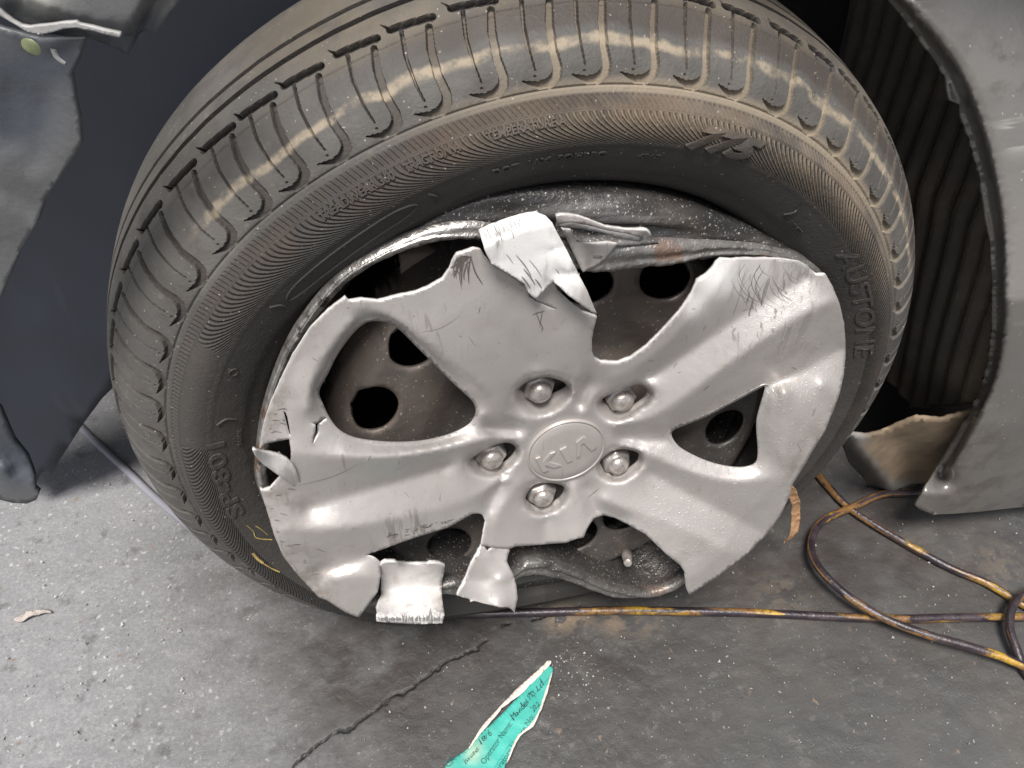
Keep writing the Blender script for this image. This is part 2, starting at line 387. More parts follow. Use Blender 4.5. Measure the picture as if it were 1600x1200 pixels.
msh.mix(msh.attr('pale'), (.36, .36, .355), amt=.75); msh.mix(msh.attr('darkside'), (.05, .05, .052), amt=.95); msh.bumpf(msh.noise(60, .2, .8, 4), .0003); M_SHARD = msh.m
mb = MB('sky_tinted_plastic', (.017, .0205, .029), .60, 0, .40); mb.mix(mb.noise(7, .35, .7), (.021, .025, .036)); mb.mix(mb.noise(40, .6, .7, 5, stretch=(1, 1, .2)), (.035, .04, .05), amt=.3); mb.bumpf(mb.noise(90, .2, .8), .0002, .4); M_SPLASH = mb.m  # blue of the reflected sky mixed into the black plastic colour
mg = MB('grey_bumper_plastic', (.085, .087, .090), .46, 0, .5); mg.mix(mg.noise(7, .35, .7), (.105, .107, .11)); mg.mix(mg.noise(80, .55, .7), (.07, .07, .072), amt=.3)
mg.mix(mg.attr('shade'), (.045, .052, .066), amt=.9); mg.mix(mg.attr('bright'), (.42, .42, .38), amt=.8); mg.bumpf(mg.noise(200, .2, .8), .0002); M_BUMPER = mg.m  # shade and highlights of the bumper pieces blended into the plastic colour
M_BEAD = simple('pale_trim_strip', (.34, .335, .33), .5, n=60, dark=.75, bump=.00008).m
my = MB('yellow_green_lamp', (.27, .30, .15), .3, 0, .5); my.mix(my.noise(70, .4, .7), (.16, .18, .10)); M_LAMP = my.m

# hose, leaf, paper, ground
mh = MB('worn_hose_rubber', (.022, .016, .022), .36, 0, .6)
mh.mix(mh.noise(60, .40, .62, 4), (.050, .036, .042)); yl_ = mh.math('MULTIPLY', mh.ramp(mh.attr('yel'), .35, .7), mh.noise(150, .30, .52, 4, .7)); mh.mix(yl_, (.20, .105, .035), amt=.9); mh.mix(mh.math('MULTIPLY', yl_, mh.noise(13, .52, .62, 3)), (.46, .28, .03), amt=.85)
mh.mix(mh.math('MULTIPLY', mh.noise(240, .52, .70, 4), 1.0), (.018, .012, .012), amt=.7); mh.mix(mh.attr('grey'), (.30, .30, .34), amt=.85); mh.bumpf(mh.noise(260, .2, .8, 4), .0003)
M_HOSE = mh.m
mlf = MB('dry_leaf_brown', (.42, .245, .135), .7, 0, .3); mlf.mix(mlf.noise(150, .4, .7, 5), (.25, .135, .07)); mlf.bumpf(mlf.noise(200, .2, .8), .0008); M_LEAF = mlf.m
M_LEAF2 = simple('pale_dry_leaf', (.52, .47, .43), .7, n=120, dark=.65, bump=.0008).m
mp = MB('green_paper', (.05, .345, .29), .5, 0, .4); mp.mix(mp.noise(18, .35, .7), (.065, .42, .355)); mp.mix(mp.noise(60, .60, .72, 6), (.12, .34, .27), amt=.5)
mp.mix(mp.attr('soil'), (.38, .46, .34), amt=.75); mp.bumpf(mp.noise(60, .2, .8, 3), .0006); M_PAPER = mp.m
M_PAPERW = simple('white_paper_back', (.70, .62, .55), .75, n=60, dark=.82).m
M_INK = MB('printed_ink', (.015, .09, .08), .6).m; M_PEN = MB('pen_ink', (.012, .04, .04), .5).m
mgd = MB('oily_concrete', (.088, .087, .086), .50, 0, .5)
mgd.mix(mgd.noise(2.6, .38, .62, 5), (.060, .059, .058)); mgd.mix(mgd.noise(7, .50, .70, 6), (.100, .084, .070), amt=.5)
sx = mgd.n.new('ShaderNodeSeparateXYZ'); mgd.L(mgd.co, sx.inputs[0])
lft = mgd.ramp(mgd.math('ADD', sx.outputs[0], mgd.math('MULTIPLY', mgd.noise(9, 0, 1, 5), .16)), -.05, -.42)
mgd.mix(lft, (.225, .224, .234), amt=.9)  # bluish sheen of light on the left floor, painted into the colour
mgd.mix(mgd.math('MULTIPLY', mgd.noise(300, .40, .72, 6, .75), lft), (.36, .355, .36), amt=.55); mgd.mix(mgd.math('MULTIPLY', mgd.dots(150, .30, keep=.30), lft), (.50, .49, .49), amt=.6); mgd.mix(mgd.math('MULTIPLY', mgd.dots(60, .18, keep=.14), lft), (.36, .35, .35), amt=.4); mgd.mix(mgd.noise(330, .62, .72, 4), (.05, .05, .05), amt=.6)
mgd.mix(mgd.noise(40, .56, .72, 6), (.045, .043, .043), amt=.55); mgd.mix(mgd.noise(80, .58, .72, 5), (.16, .155, .15), amt=.45)
mgd.mix(mgd.dots(90, .22, keep=.07), (.20, .145, .105), amt=.8); mgd.mix(mgd.dots(210, .20, keep=.08), (.36, .35, .34), amt=.7); mgd.mix(mgd.dots(520, .22, keep=.06), (.5, .49, .48), amt=.8)
mgd.mix(mgd.math('MULTIPLY', mgd.attr('stain'), mgd.noise(18, .30, .6, 5)), (.036, .030, .028), amt=.8)
mgd.mix(mgd.math('MULTIPLY', mgd.attr('tan'), mgd.noise(60, .42, .52, 4)), (.22, .165, .115), amt=.8)
mgd.mix(mgd.math('MULTIPLY', mgd.ramp(mgd.attr('crack'), .10, .50), mgd.noise(260, .36, .46, 5)), (.010, .0095, .009))
mgd.bumpf(mgd.noise(260, .2, .8, 6, .75), .0006, .6); mgd.bumpf(mgd.noise(900, .2, .8, 3), .0002, .5)
mgd.set('Roughness', mgd.ramp(mgd.noise(12, .3, .7, 5), 0, 1, .36, .62)); M_GROUND = mgd.m
M_GRIT = simple('pale_grit', (.66, .64, .62), .6, n=200).m

# ------------------------------------------------------------------ ground
def axis(lo, hi, step, far):
    a = np.arange(lo, hi, step); g = []; s_ = step; x = 0
    while x < far: s_ *= 1.25; x += s_; g.append(x)
    g = np.array(g); return np.concatenate([lo-g[::-1], a, a[-1]+g])
def axis2(lo, a, b, hi, fine, co, far):
    m = np.concatenate([np.arange(lo, a, co), np.arange(a, b, fine), np.arange(b, hi, co)]); g = []; s_ = co; x = 0
    while x < far: s_ *= 1.25; x += s_; g.append(x)
    g = np.array(g); return np.concatenate([m[0]-g[::-1], m, m[-1]+g])
gx = axis2(-.95, -.26, .12, 1.0, .0013, .004, 200); gy = axis2(-.42, -.26, .02, .75, .0013, .004, 200)
CRK = hitz(resample(catmull([(905, 948), (860, 960), (800, 972), (770, 985), (748, 1008), (722, 1022), (700, 1031), (672, 1053), (645, 1072), (610, 1088), (585, 1106), (560, 1128), (540, 1138), (505, 1155), (480, 1178), (462, 1196), (440, 1230)], 6), 5))[:, :2]
CRK = CRK+rng.normal(0, .0011, CRK.shape); CRK = CRK+.0030*(np.c_[fbm(CRK[:, 0]*60+9, CRK[:, 1]*60, 2, 4), fbm(CRK[:, 0]*60+9, CRK[:, 1]*60+40, 2, 6)]-.4)*2
GX, GY = np.meshgrid(gx, gy); gp = np.c_[GX.ravel(), GY.ravel()]
near = (abs(gp[:, 0]) < 1.1) & (gp[:, 1] > -.5) & (gp[:, 1] < .8)
z = np.where(near, (fbm(gp[:, 0]*9+50, gp[:, 1]*9+50, 3, 3)-.44)*.004+(fbm(gp[:, 0]*70+90, gp[:, 1]*70+90, 3, 9)-.44)*.0022, 0)
pit = fbm(gp[:, 0]*45+20, gp[:, 1]*45+20, 2, 21); z = z-np.where(near, np.clip(pit-.60, 0, 1)*.006, 0)
crack = np.zeros(len(gp)); cn = np.where((gp[:, 0] > CRK[:, 0].min()-.03) & (gp[:, 0] < CRK[:, 0].max()+.03) & (gp[:, 1] > CRK[:, 1].min()-.03) & (gp[:, 1] < CRK[:, 1].max()+.03))[0]
dd = np.full(len(cn), 9.)
for a, b in zip(CRK[:-1], CRK[1:]):
    ab = b-a; t = np.clip(((gp[cn]-a)@ab)/(ab@ab), 0, 1); dd = np.minimum(dd, np.linalg.norm(gp[cn]-a-t[:, None]*ab, axis=1))
wd = .0004+.0022*fbm(gp[cn, 0]*60+7, gp[cn, 1]*60+7, 2, 5)
bro = fbm(gp[cn, 0]*35+3, gp[cn, 1]*35+3, 2, 15) > .36
crack[cn] = bro*np.clip(1.4-dd/(wd+.0004), 0, 1); z[cn] -= crack[cn]*.0010; z[cn] += .0003*np.exp(-np.clip(dd-wd, 0, 1)/.006)*(fbm(gp[cn, 0]*120, gp[cn, 1]*120, 2, 8)-.3)
def gfield(blobs):
    v = np.zeros(len(gp))
    for px_, py_, rr, a in blobs:
        c = hitz([(px_, py_)])[0, :2]; v += a*np.exp(-((gp-c)**2).sum(1)/(2*rr*rr))
    return np.clip(v, 0, 1)
stain = gfield([(640, 1000, .05, 1), (560, 1040, .05, .8), (1000, 1080, .05, .35), (700, 960, .05, .9), (900, 1030, .04, .6), (1300, 850, .07, .8), (1450, 850, .08, .7), (400, 930, .04, .5), (1150, 900, .06, .6)])
tan = gfield([(870, 966, .009, .8), (900, 965, .010, .8), (960, 972, .009, .7), (1010, 975, .010, .4), (1560, 880, .02, .3), (1220, 930, .02, .3)])
ny, nx = GX.shape; ii = np.arange(nx*ny).reshape(ny, nx)
Fq = np.stack([ii[:-1, :-1], ii[:-1, 1:], ii[1:, 1:], ii[1:, :-1]], -1).reshape(-1, 4)
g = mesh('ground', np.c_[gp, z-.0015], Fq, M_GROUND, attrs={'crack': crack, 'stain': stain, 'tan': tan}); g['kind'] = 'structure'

# ------------------------------------------------------------------ the car
car = bpy.data.objects.new('car', None); COL.objects.link(car); car.empty_display_size = .2
tag(car, 'grey crashed car with flat tyre, torn silver wheel cover and bent rim', 'car')

# tyre -------------------------------------------------------------
TCX = -.0068
prof = [(-.040, .196), (-.062, .1975), (-.073, .203), (-.0795, .2115), (-.084, .217), (-.090, .229), (-.094, .241), (-.0935, .249), (-.0895, .2555), (-.0845, .2595), (-.0805, .2625),
        (-.0785, .2685), (-.0735, .2775), (-.065, .2865), (-.0525, .2955), (-.034, .3040), (0, .3085)]
prof = np.array(prof+[(.034, .3085), (.056, .303), (.069, .294)]+[(-y, r) for y, r in prof[:-5][::-1]])
PC = catmull(prof, 12); sl_ = np.r_[0, np.cumsum(np.linalg.norm(np.diff(PC, axis=0), axis=1))]
iA = np.argmin(np.linalg.norm(PC[:200]-np.array([-.0805, .2625]), axis=1)); sl_ = sl_-sl_[iA]
s_end = sl_[-1]
srow = np.concatenate([np.arange(sl_[0], -.0125, .0016), np.arange(-.0125, .004, .00055), np.arange(.004, .092, .00053), np.arange(.092, .17, .0022), np.arange(.17, s_end, .006), [s_end]])
PY = np.interp(srow, sl_, PC[:, 0]); PR = np.interp(srow, sl_, PC[:, 1])
tg = np.gradient(np.c_[PY, PR], axis=0); tg /= np.linalg.norm(tg, axis=1)[:, None]; nrm = np.c_[-tg[:, 1], tg[:, 0]]     # outward (y,r)
if nrm[len(nrm)//2, 1] < 0: nrm = -nrm
thd = np.concatenate([np.arange(-90, -12, .24), np.arange(-12, 222, .078), np.arange(222, 270, .24), [270]]); NT = len(thd)-1   # seam at the bottom, finest where it is seen
th = np.radians(thd); u = (thd+90)/360; UNI = -90+np.arange(3073)*360/3072
def ringfit(pts, ypl, R0):
    X = hit(pts, pl(ypl)); a = np.degrees(np.arctan2(X[:, 2]-ZO, X[:, 0]-TCX)); a = np.where(a < -90, a+360, a)
    r = np.hypot(X[:, 0]-TCX, X[:, 2]-ZO)-R0; o = np.argsort(a); a, r = a[o], r[o]
    v = np.interp(UNI, np.r_[a[0]-35, a, a[-1]+35], np.r_[0, r, 0]); k = np.hanning(401); k /= k.sum()
    return np.interp(thd, UNI, np.convolve(np.pad(v, 200, mode='wrap'), k, 'valid')[:len(v)])
dA = ringfit([(266, 634), (269, 657), (283, 742), (326, 818), (272, 563), (297, 487), (354, 413), (450, 320), (570, 252), (683, 193), (850, 150), (970, 139), (1083, 150), (1164, 173), (1250, 210), (1320, 272), (1354, 326)], -.0805, .2625)
dB = ringfit([(850, 273), (737, 300), (627, 371), (513, 453), (428, 524), (400, 597), (391, 657), (397, 722), (411, 759), (970, 270), (1083, 283), (1168, 317), (1197, 337), (1242, 388)], -.0795, .2115)
# relief field  D(theta, s): negative = groove
SS, TT = np.meshgrid(srow, thd, indexing='ij')
D = np.zeros_like(SS); GR = np.zeros_like(SS)
pr_ = np.array([5.2, 5.6, 6.0, 5.5, 5.9, 5.3]*11)[:62]; pr_ = pr_*360/pr_.sum(); edges = np.r_[0, np.cumsum(pr_)]
pos = (thd+90) % 360
pos[-1] = 360
cellf = np.interp(pos, edges, np.arange(63)); cell = cellf-np.floor(cellf)     # 0..1 inside a pitch, theta growing
pitch = pr_[np.clip(np.floor(cellf).astype(int), 0, 61)]*math.pi/180*.30*1000   # mm
um = (cell*pitch)[None, :]                                                     # mm along the tyre inside the pitch
pit_mm = pitch[None, :]
sm = SS*1000
tread = (sm[:, :1] > -1) & (sm[:, :1] < 100)
rows = np.where(tread[:, 0])[0]; sr = sm[rows]
def seg(du, ds, ax, as_, bx, bs, ra, rb):
    abx, abs_ = bx-ax, bs-as_; t = np.clip(((du-ax)*abx+(ds-as_)*abs_)/(abx**2+abs_**2), 0, 1)
    return np.hypot(du-ax-t*abx, ds-as_-t*abs_)-(ra+(rb-ra)*t)
def groove(paths, depth, edge=.5):
    global D, GR
    best = np.full(sr.shape, 99.)
    for k in (-1, 0, 1):
        uu = um+k*pit_mm if k else um
        uu = um-k*pit_mm
        for p in paths:
            best = np.minimum(best, seg(uu, sr, *p))
    a = np.clip(.5-best/edge, 0, 1); a = a*a*(3-2*a)
    D[rows] = np.minimum(D[rows], -depth*a); GR[rows] = np.maximum(GR[rows], a*min(1, depth/.0025))
# wide slots: straight body, hooked foot sweeping to larger theta
EDG = .3
groove([(6.2, 48, 8.6, 36, 1.7, 2.1), (8.6, 36, 9.4, 22, 2.1, 2.2), (9.4, 22, 8.0, 12.5, 2.2, 2.5), (8.0, 12.5, 9.0, 8.5, 2.5, 2.7), (9.0, 8.5, 13.5, 5.4, 2.7, 2.5), (13.5, 5.4, 20, 5.2, 2.5, 1.7), (20, 5.2, 28.5, 8.3, 1.7, .1)], .0030, .30)
groove([(20.2, 51, 22.4, 36, .95, .80), (22.4, 36, 22.2, 22, .75, .55), (22.2, 22, 20.8, 12.5, .55, .40)], .0034, .30)      # sipes
groove([(21.0, 9.5, 21.6, 9.5, .5, .5)], .0012, .5)
D[rows] -= .0008*np.exp(-((sr-46.0)/.40)**2)                                    # moulding line
# dashed groove, its branches, and the two round grooves
groove([(3.5, 53.0, 25, 54.6, 2.3, 2.3), (25, 54.6, 29, 60, .9, .15)], .0040, .35)
for s0, wv, dp in ((71.5, 2.3, .006), (87.5, 2.1, .007)):
    a = np.clip((wv-abs(sr-s0))/.5, 0, 1); D[rows] = np.minimum(D[rows], -dp*a); GR[rows] = np.maximum(GR[rows], np.clip((wv+.5-abs(sr-s0))/.4, 0, 1))
# shoulder step line and hatch ring
D -= .0009*np.exp(-((sm-2.4)/.7)**2)
hb = (sm < -1.6) & (sm > -9.6)
hat = np.clip(np.sin((u[None, :]+(-SS-.0012)*.28)*2*math.pi*512)*1.6, -1, 1)
D += np.where(hb, .00060*hat-.0008, 0); D -= .0009*np.exp(-((sm+10.6)/.5)**2)
D += .0005*np.exp(-((sm+32.5)/.6)**2)
D += (fbm(TT*.5+40, sm*.07+40, 2, 33)-.44)*.0004
# mirrored far side: simple grooves only
wA = np.clip((PR-.2115)/(.2625-.2115), 0, 1)[:, None]
Rr = PR[:, None]+nrm[:, 1:]*D+dB[None, :]*(1-wA)+dA[None, :]*wA
Yy = PY[:, None]+nrm[:, :1]*D
sn, cs = np.sin(th)[None, :], np.cos(th)[None, :]
# squash where the flat tyre meets the ground
Rg = np.where(sn < -.05, ZO/np.maximum(-sn, .05), 9)
Rt = .309; kk = np.where(Rg < 1, -np.log(np.exp(-(Rg)*160)+np.exp(-Rt*160))/160, Rt)
k2 = np.clip((kk-.2115)/(Rt-.2115), .3, 1); Rr = np.where(Rr > .2115, .2115+(Rr-.2115)*k2, Rr)
bul = (1-k2); Yy = Yy*(1+.10*bul*np.clip((PR[:, None]-.2)/.05, 0, 1))+.055*bul*np.clip((PR[:, None]-.215)/.06, 0, 1)
Xv = np.stack([TCX+Rr*cs, Yy+0*cs, np.maximum(ZO+Rr*sn, .0004)], -1)
nr, nc = Xv.shape[:2]; ii = np.arange(nr*nc).reshape(nr, nc)
Fq = np.stack([ii[:-1, :-1], ii[1:, :-1], ii[1:, 1:], ii[:-1, 1:]], -1).reshape(-1, 4)
thatt = np.repeat(((thd/360))[None, :], nr, 0)                                 # -0.25 .. 0.75 turns
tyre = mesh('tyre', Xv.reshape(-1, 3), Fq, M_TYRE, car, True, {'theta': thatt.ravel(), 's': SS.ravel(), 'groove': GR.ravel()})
fs = SS[:-1, :-1].ravel(); tyre.data.polygons.foreach_set('use_smooth', ~((fs > .0005) & (fs < .0915)))
tyre['label'] = 'flat black tyre with worn tread and tan mud'
def on_tyre(thdeg, s_m, lift=0.0):
    j = np.interp((np.asarray(thdeg)+90) % 360-90, thd, np.arange(NT+1)); j0 = np.clip(np.floor(j).astype(int), 0, NT-1); fj = j-j0
    i = np.interp(s_m, srow, np.arange(nr)); i0 = np.clip(np.floor(i).astype(int), 0, nr-2); fi = i-i0
    g_ = lambda a, b: Xv[a, b]
    p = (g_(i0, j0)*((1-fi)*(1-fj))[:, None]+g_(i0+1, j0)*(fi*(1-fj))[:, None]+g_(i0, j0+1)*((1-fi)*fj)[:, None]+g_(i0+1, j0+1)*(fi*fj)[:, None])
    ny_ = np.interp(s_m, srow, nrm[:, 0]); nr_ = np.interp(s_m, srow, nrm[:, 1]); t = np.radians(thdeg)
    return p+np.c_[nr_*np.cos(t), ny_, nr_*np.sin(t)]*np.asarray(lift).reshape(-1, 1)

dg = None
def text_mesh(body, size, shear=0.0, extrude=.0, bold=0.0, space=1.0, sub=0):
    c = bpy.data.curves.new('txt', 'FONT'); c.body = body; c.size = size; c.shear = shear; c.extrude = 0; c.offset = bold; c.space_character = space; c.resolution_u = 3
    o = bpy.data.objects.new('txt', c); COL.objects.link(o); bpy.context.view_layer.update()
    me = bpy.data.meshes.new_from_object(o.evaluated_get(bpy.context.evaluated_depsgraph_get())); bpy.data.objects.remove(o)
    bm = bmesh.new(); bm.from_mesh(me); bmesh.ops.remove_doubles(bm, verts=bm.verts, dist=1e-6)
    bmesh.ops.triangulate(bm, faces=bm.faces)
    if extrude:
        r = bmesh.ops.extrude_face_region(bm, geom=bm.faces[:]); vs = [v for v in r['geom'] if isinstance(v, bmesh.types.BMVert)]
        for v in vs: v.co.z += extrude
    V = np.array([v.co[:] for v in bm.verts]); Fc = [[v.index for v in f.verts] for f in bm.faces]; bm.verts.index_update()
    Fc = [[v.index for v in f.verts] for f in bm.faces]; bm.free(); return V, Fc
def tyre_text(body, th_px, s_c, size, mat=M_LETTER, shear=0., bold=0., lift=.0006, space=1.0, width=None):
    """th_px = angle (deg) where the text starts; runs clockwise"""
    V, Fc = text_mesh(body, size, shear, 1.0, bold, space)
    x = V[:, 0]-V[:, 0].min()
    if width: x = x*width/x.max()
    ysp = V[:, 1]-size*.35
    R = .215+.05*np.clip((s_c+.05)/.05, 0, 1)
    tq = th_px-np.degrees(x/R); P_ = on_tyre(tq, s_c+ysp, np.where(V[:, 2] > .5, lift, -.0012))
    o = mesh('sidewall_lettering', P_, Fc, mat, tyre, False, {'theta': np.where(tq > 270, tq-360, tq)/360, 's': s_c+ysp, 'groove': 0*tq}); return o
tyre_text('TREADWEAR 360', 122.3, -.0155, .0062, M_LETTER, bold=.0002, width=.045, lift=.0009)
tyre_text('TRACTION A', 110.6, -.0155, .0062, M_LETTER, bold=.0002, width=.030, lift=.0009)
tyre_text('TEMPERATURE A', 100.6, -.0155, .0062, M_LETTER2, bold=.0002, width=.041, lift=.0009)
tyre_text('DOT  1AX  5QHRBC', 100.8, -.0400, .0064, M_LETTER, bold=.0002, width=.060, lift=.0009)
tyre_text('4817', 81, -.0410, .0056, M_LETTER, shear=.3, bold=.0001, width=.013)
tyre_text('775', 75.5, -.0225, .0175, M_LETTER2, shear=.55, bold=.0012, lift=.0020, width=.046)
tyre_text('AUSTONE', 39, -.0330, .0185, M_LETTER, bold=.0002, lift=.0008, width=.108)
tyre_text('TUBELESS', 52, -.0500, .0050, M_LETTER, bold=.0001, width=.020, lift=.0009)
tyre_text('SP-801', 184.5, -.0350, .0165, M_LETTER, bold=.0003, lift=.0009, width=.076)
tyre_text('RADIAL', 168, -.0520, .0045, M_LETTER, bold=.0001)
def tyre_line(pts, w=.0006, lift=.0007, mat=M_LETTER, name='moulded_line', closed=False, sp=.8):
    """raised bead along (theta, s) points"""
    p = catmull(pts, 8, closed); V = []; Fc = []
    q = on_tyre(p[:, 0], p[:, 1]); n = len(p)
    tdir = np.gradient(q, axis=0); tdir /= np.linalg.norm(tdir, axis=1)[:, None]+1e-9
    nn = on_tyre(p[:, 0], p[:, 1], np.full(n, .001))-q; nn /= np.linalg.norm(nn, axis=1)[:, None]; b = np.cross(tdir, nn)
    for off, l in ((-w, -.0006), (-w*.5, lift), (w*.5, lift), (w, -.0006)): V.append(q+b*off+nn*l)
    V = np.vstack(V); 
    for r_ in range(3):
        for i in range(n if closed else n-1):
            j = (i+1) % n; Fc.append([r_*n+i, r_*n+j, (r_+1)*n+j, (r_+1)*n+i])
    return mesh(name, V, Fc, mat, tyre, True, {'theta': np.tile(p[:, 0]/360, 4), 's': np.tile(p[:, 1], 4), 'groove': np.zeros(4*n)})
tyre_line([(114, -.0365), (120, -.0368), (128, -.0372), (133, -.0385), (135, -.0425), (133, -.0465), (128, -.0475), (120, -.0472), (114, -.0462), (111.5, -.0410)], closed=True, lift=.0009)
for a0 in (109.5, 137, 161.5, 52.8): tyre_line([(a0, -.036), (a0-.9, -.042), (a0-.3, -.049)], .00028, .0012, M_LETTER2, 'rubber_flash')
cc = [(150.5+.7*math.cos(t), -.040+.0028*math.sin(t)) for t in np.linspace(0, 2*math.pi, 10)[:-1]]
tyre_line(cc, .0004, .0008, closed=True)
for pts, w_ in (([(187.5, -.037), (190, -.0385), (192, -.0375), (194.8, -.045)], .0004), ([(194.8, -.0275), (197.0, -.0270), (198.5, -.0275)], .0014), ([(198.5, -.0275), (200.5, -.0285), (203, -.0305)], .0005), ([(189, -.042), (191, -.044), (193, -.045)], .0004)):
    tyre_line(pts, w_, .0006, M_SCUFF, 'yellow_scuff')

# steel wheel ---------------------------------------------------------
DC = (.0037, -.0131)
dbase = lambda x, z: .027*(x-DC[0])+.11*(z-DC[1])
def disc_y(x, z):
    r = np.hypot(x-DC[0], z-DC[1])
    p = np.interp(r, [0, .028, .033, .040, .052, .066, .078, .090, .110, .135, .160, .168, .174, .178], [-.080, -.080, -.0745, -.0700, -.0725, -.0715, -.062, -.064, -.072, -.0755, -.0755, -.070, -.050, -.034])
    return p+dbase(x, z)
HO = [(160, .141, 1), (136, .138, 1), (81.5, .122, .92), (58.5, .139, 1), (-12, .143, .95), (-62, .128, .95), (-82, .128, 1), (-131, .139, 1), (16, .138, 1), (-155, .138, 1), (-38, .138, .9), (108, .135, 1)]
def wheel_disc():
    P = []; E = []; n = 0
    def loop(c, r, m, el=1.0, ang=0):
        nonlocal n
        a = np.linspace(0, 2*math.pi, m, endpoint=False); q = np.c_[r*np.cos(a), r*el*np.sin(a)]
        ca, sa = math.cos(ang), math.sin(ang); q = np.c_[q[:, 0]*ca-q[:, 1]*sa+c[0], q[:, 0]*sa+q[:, 1]*ca+c[1]]
        P.append(q); E.extend([(n+i, n+(i+1) % m) for i in range(m)]); n += m; return q
    out = loop(DC, .178, 160); holes = []
    for a, r, sc in HO:
        a = rad(a); holes.append(loop((r*math.cos(a), r*math.sin(a)), .0195*sc, 40, .86, a+math.pi/2))
    holes.append(loop(DC, .027, 50))
    C = np.vstack(P); g_ = np.arange(-.2, .2, .0035); a, b = np.meshgrid(g_, g_); G = np.c_[a.ravel(), b.ravel()]+rng.normal(0, .0001, (a.size, 2))
    k = inside(G, out)
    for h_ in holes: k &= ~inside(G, h_)
    G = G[k]; md_ = np.array([((C-p)**2).sum(1).min() for p in G]); G = G[md_ > .0022**2]
    vo, _, fo, _, _, _ = delaunay_2d_cdt([Vector(p) for p in np.vstack([C, G])], E, [], 0, 1e-7)
    V2 = np.array([tuple(v) for v in vo]); Fc = np.array([list(f) for f in fo]); cen = V2[Fc].mean(1); k = inside(cen, out)
    for h_ in holes: k &= ~inside(cen, h_)
    Fc = Fc[k]; y = disc_y(V2[:, 0], V2[:, 1])
    # vent holes have drawn-in lips
    for (a_, r, sc) in HO:
        c = np.array([r*math.cos(rad(a_)), r*math.sin(rad(a_))]); dd_ = np.linalg.norm(V2-c, axis=1); y += .0004*np.exp(-np.clip(dd_-.018*sc, 0, 1)/.0020)
    V = np.c_[V2[:, 0], y, V2[:, 1]+ZO]; n_ = np.cross(V[Fc[:, 1]]-V[Fc[:, 0]], V[Fc[:, 2]]-V[Fc[:, 0]]); fl = n_[:, 1] > 0; Fc[fl] = Fc[fl][:, ::-1]
    used = np.unique(Fc); mp_ = np.zeros(len(V), int); mp_[used] = np.arange(len(used))
    o = mesh('wheel_disc', V[used], mp_[Fc], M_DISC, car); solidify(o, .0035); o['label'] = 'dirty black steel wheel disc with round vent holes'
    return o
disc = wheel_disc()
# hub bore and brake parts behind the disc
def revolve(name, prof, mat, parent, c=(0, 0), n=64, tilt=True, a0=0, a1=360, attrs=None, smooth=True, base=dbase):
    full = abs(a1-a0) >= 360; a = np.radians(np.linspace(a0, a1, n, endpoint=not full)); m = len(prof); V = []
    for y, r in prof:
        x = c[0]+r*np.cos(a); z_ = c[1]+r*np.sin(a); V.append(np.c_[x, np.full(n, y)+(base(x, z_) if tilt else 0), z_+ZO])
    V = np.vstack(V); Fc = []
    for i in range(m-1):
        for j in range(n if full else n-1):
            k = (j+1) % n; Fc.append([i*n+j, i*n+k, (i+1)*n+k, (i+1)*n+j])
    return mesh(name, V, Fc, mat, parent, smooth, attrs)
revolve('hub', [(-.088, .0005), (-.088, .018), (-.085, .022), (-.070, .0255), (-.04, .0260), (.0, .06), (.02, .07)], M_RUST, car, DC)
revolve('brake_disc', [(-.022, .030), (-.022, .150), (-.018, .152), (-.004, .152), (-.002, .030)], M_SHADE, car, DC, 96)
revolve('backing_plate', [(.012, .01), (.012, .160), (.02, .175), (.09, .178)], M_SHADE, car, DC, 96)
# five nuts
NA = [rad(108.95-72*k) for k in range(5)]
nd = np.array([-.027, 1, -.11]); nd /= np.linalg.norm(nd); e1 = np.array([1, .027, 0]); e1 /= np.linalg.norm(e1); e2 = np.cross(e1, nd)*1.0
if e2[2] < 0: e2 = -e2
def nut():
    V = []; Fc = []
    rings = []
    def ring(h, r, hexa):
        n = 36; a = np.linspace(0, 2*math.pi, n, endpoint=False)
        rr = np.full(n, r) if not hexa else r*np.cos(math.pi/6)/np.cos((a % (math.pi/3))-math.pi/6)
        rings.append(np.c_[rr*np.cos(a), rr*np.sin(a), np.full(n, h)])
    ring(0, .0105, 0); ring(.003, .0105, 0); ring(.0035, .0108, 1); ring(.0140, .0108, 1); ring(.0156, .0098, 1); ring(.0159, .0078, 0); ring(.0175, .0074, 0)
    for k in range(1, 7): t = k/6*math.pi/2; ring(.0175+.0048*math.sin(t), max(.0074*math.cos(t), .0003), 0)
    n = 36; V = np.vstack(rings)
    for i in range(len(rings)-1):
        for j in range(n): k = (j+1) % n; Fc.append([i*n+j, i*n+k, (i+1)*n+k, (i+1)*n+j])
    Fc.append([(len(rings)-1)*n+j for j in range(n)]); return V, Fc
nV, nF = nut(); me0 = None
for k, a in enumerate(NA):
    c = hit([[(843, 611), (972, 625), (965, 725), (848, 776), (768, 716)][k]], lambda x, z: -.087+dbase(x, z))[0]
    if me0 is None:
        o = mesh('lug_nut', nV, nF, M_NUT, car, True); me0 = o.data
        mm = o.data.attributes; 
    else: o = bpy.data.objects.new('lug_nut', me0); COL.objects.link(o); o.parent = car
    q = Matrix((Vector(e1), Vector(e2), Vector(-nd))).transposed().to_4x4() @ Matrix.Rotation(.3+k*.7, 4, 'Z') @ Matrix.Scale(1.13, 4); q.translation = Vector(c+nd*.018); o.matrix_basis = q
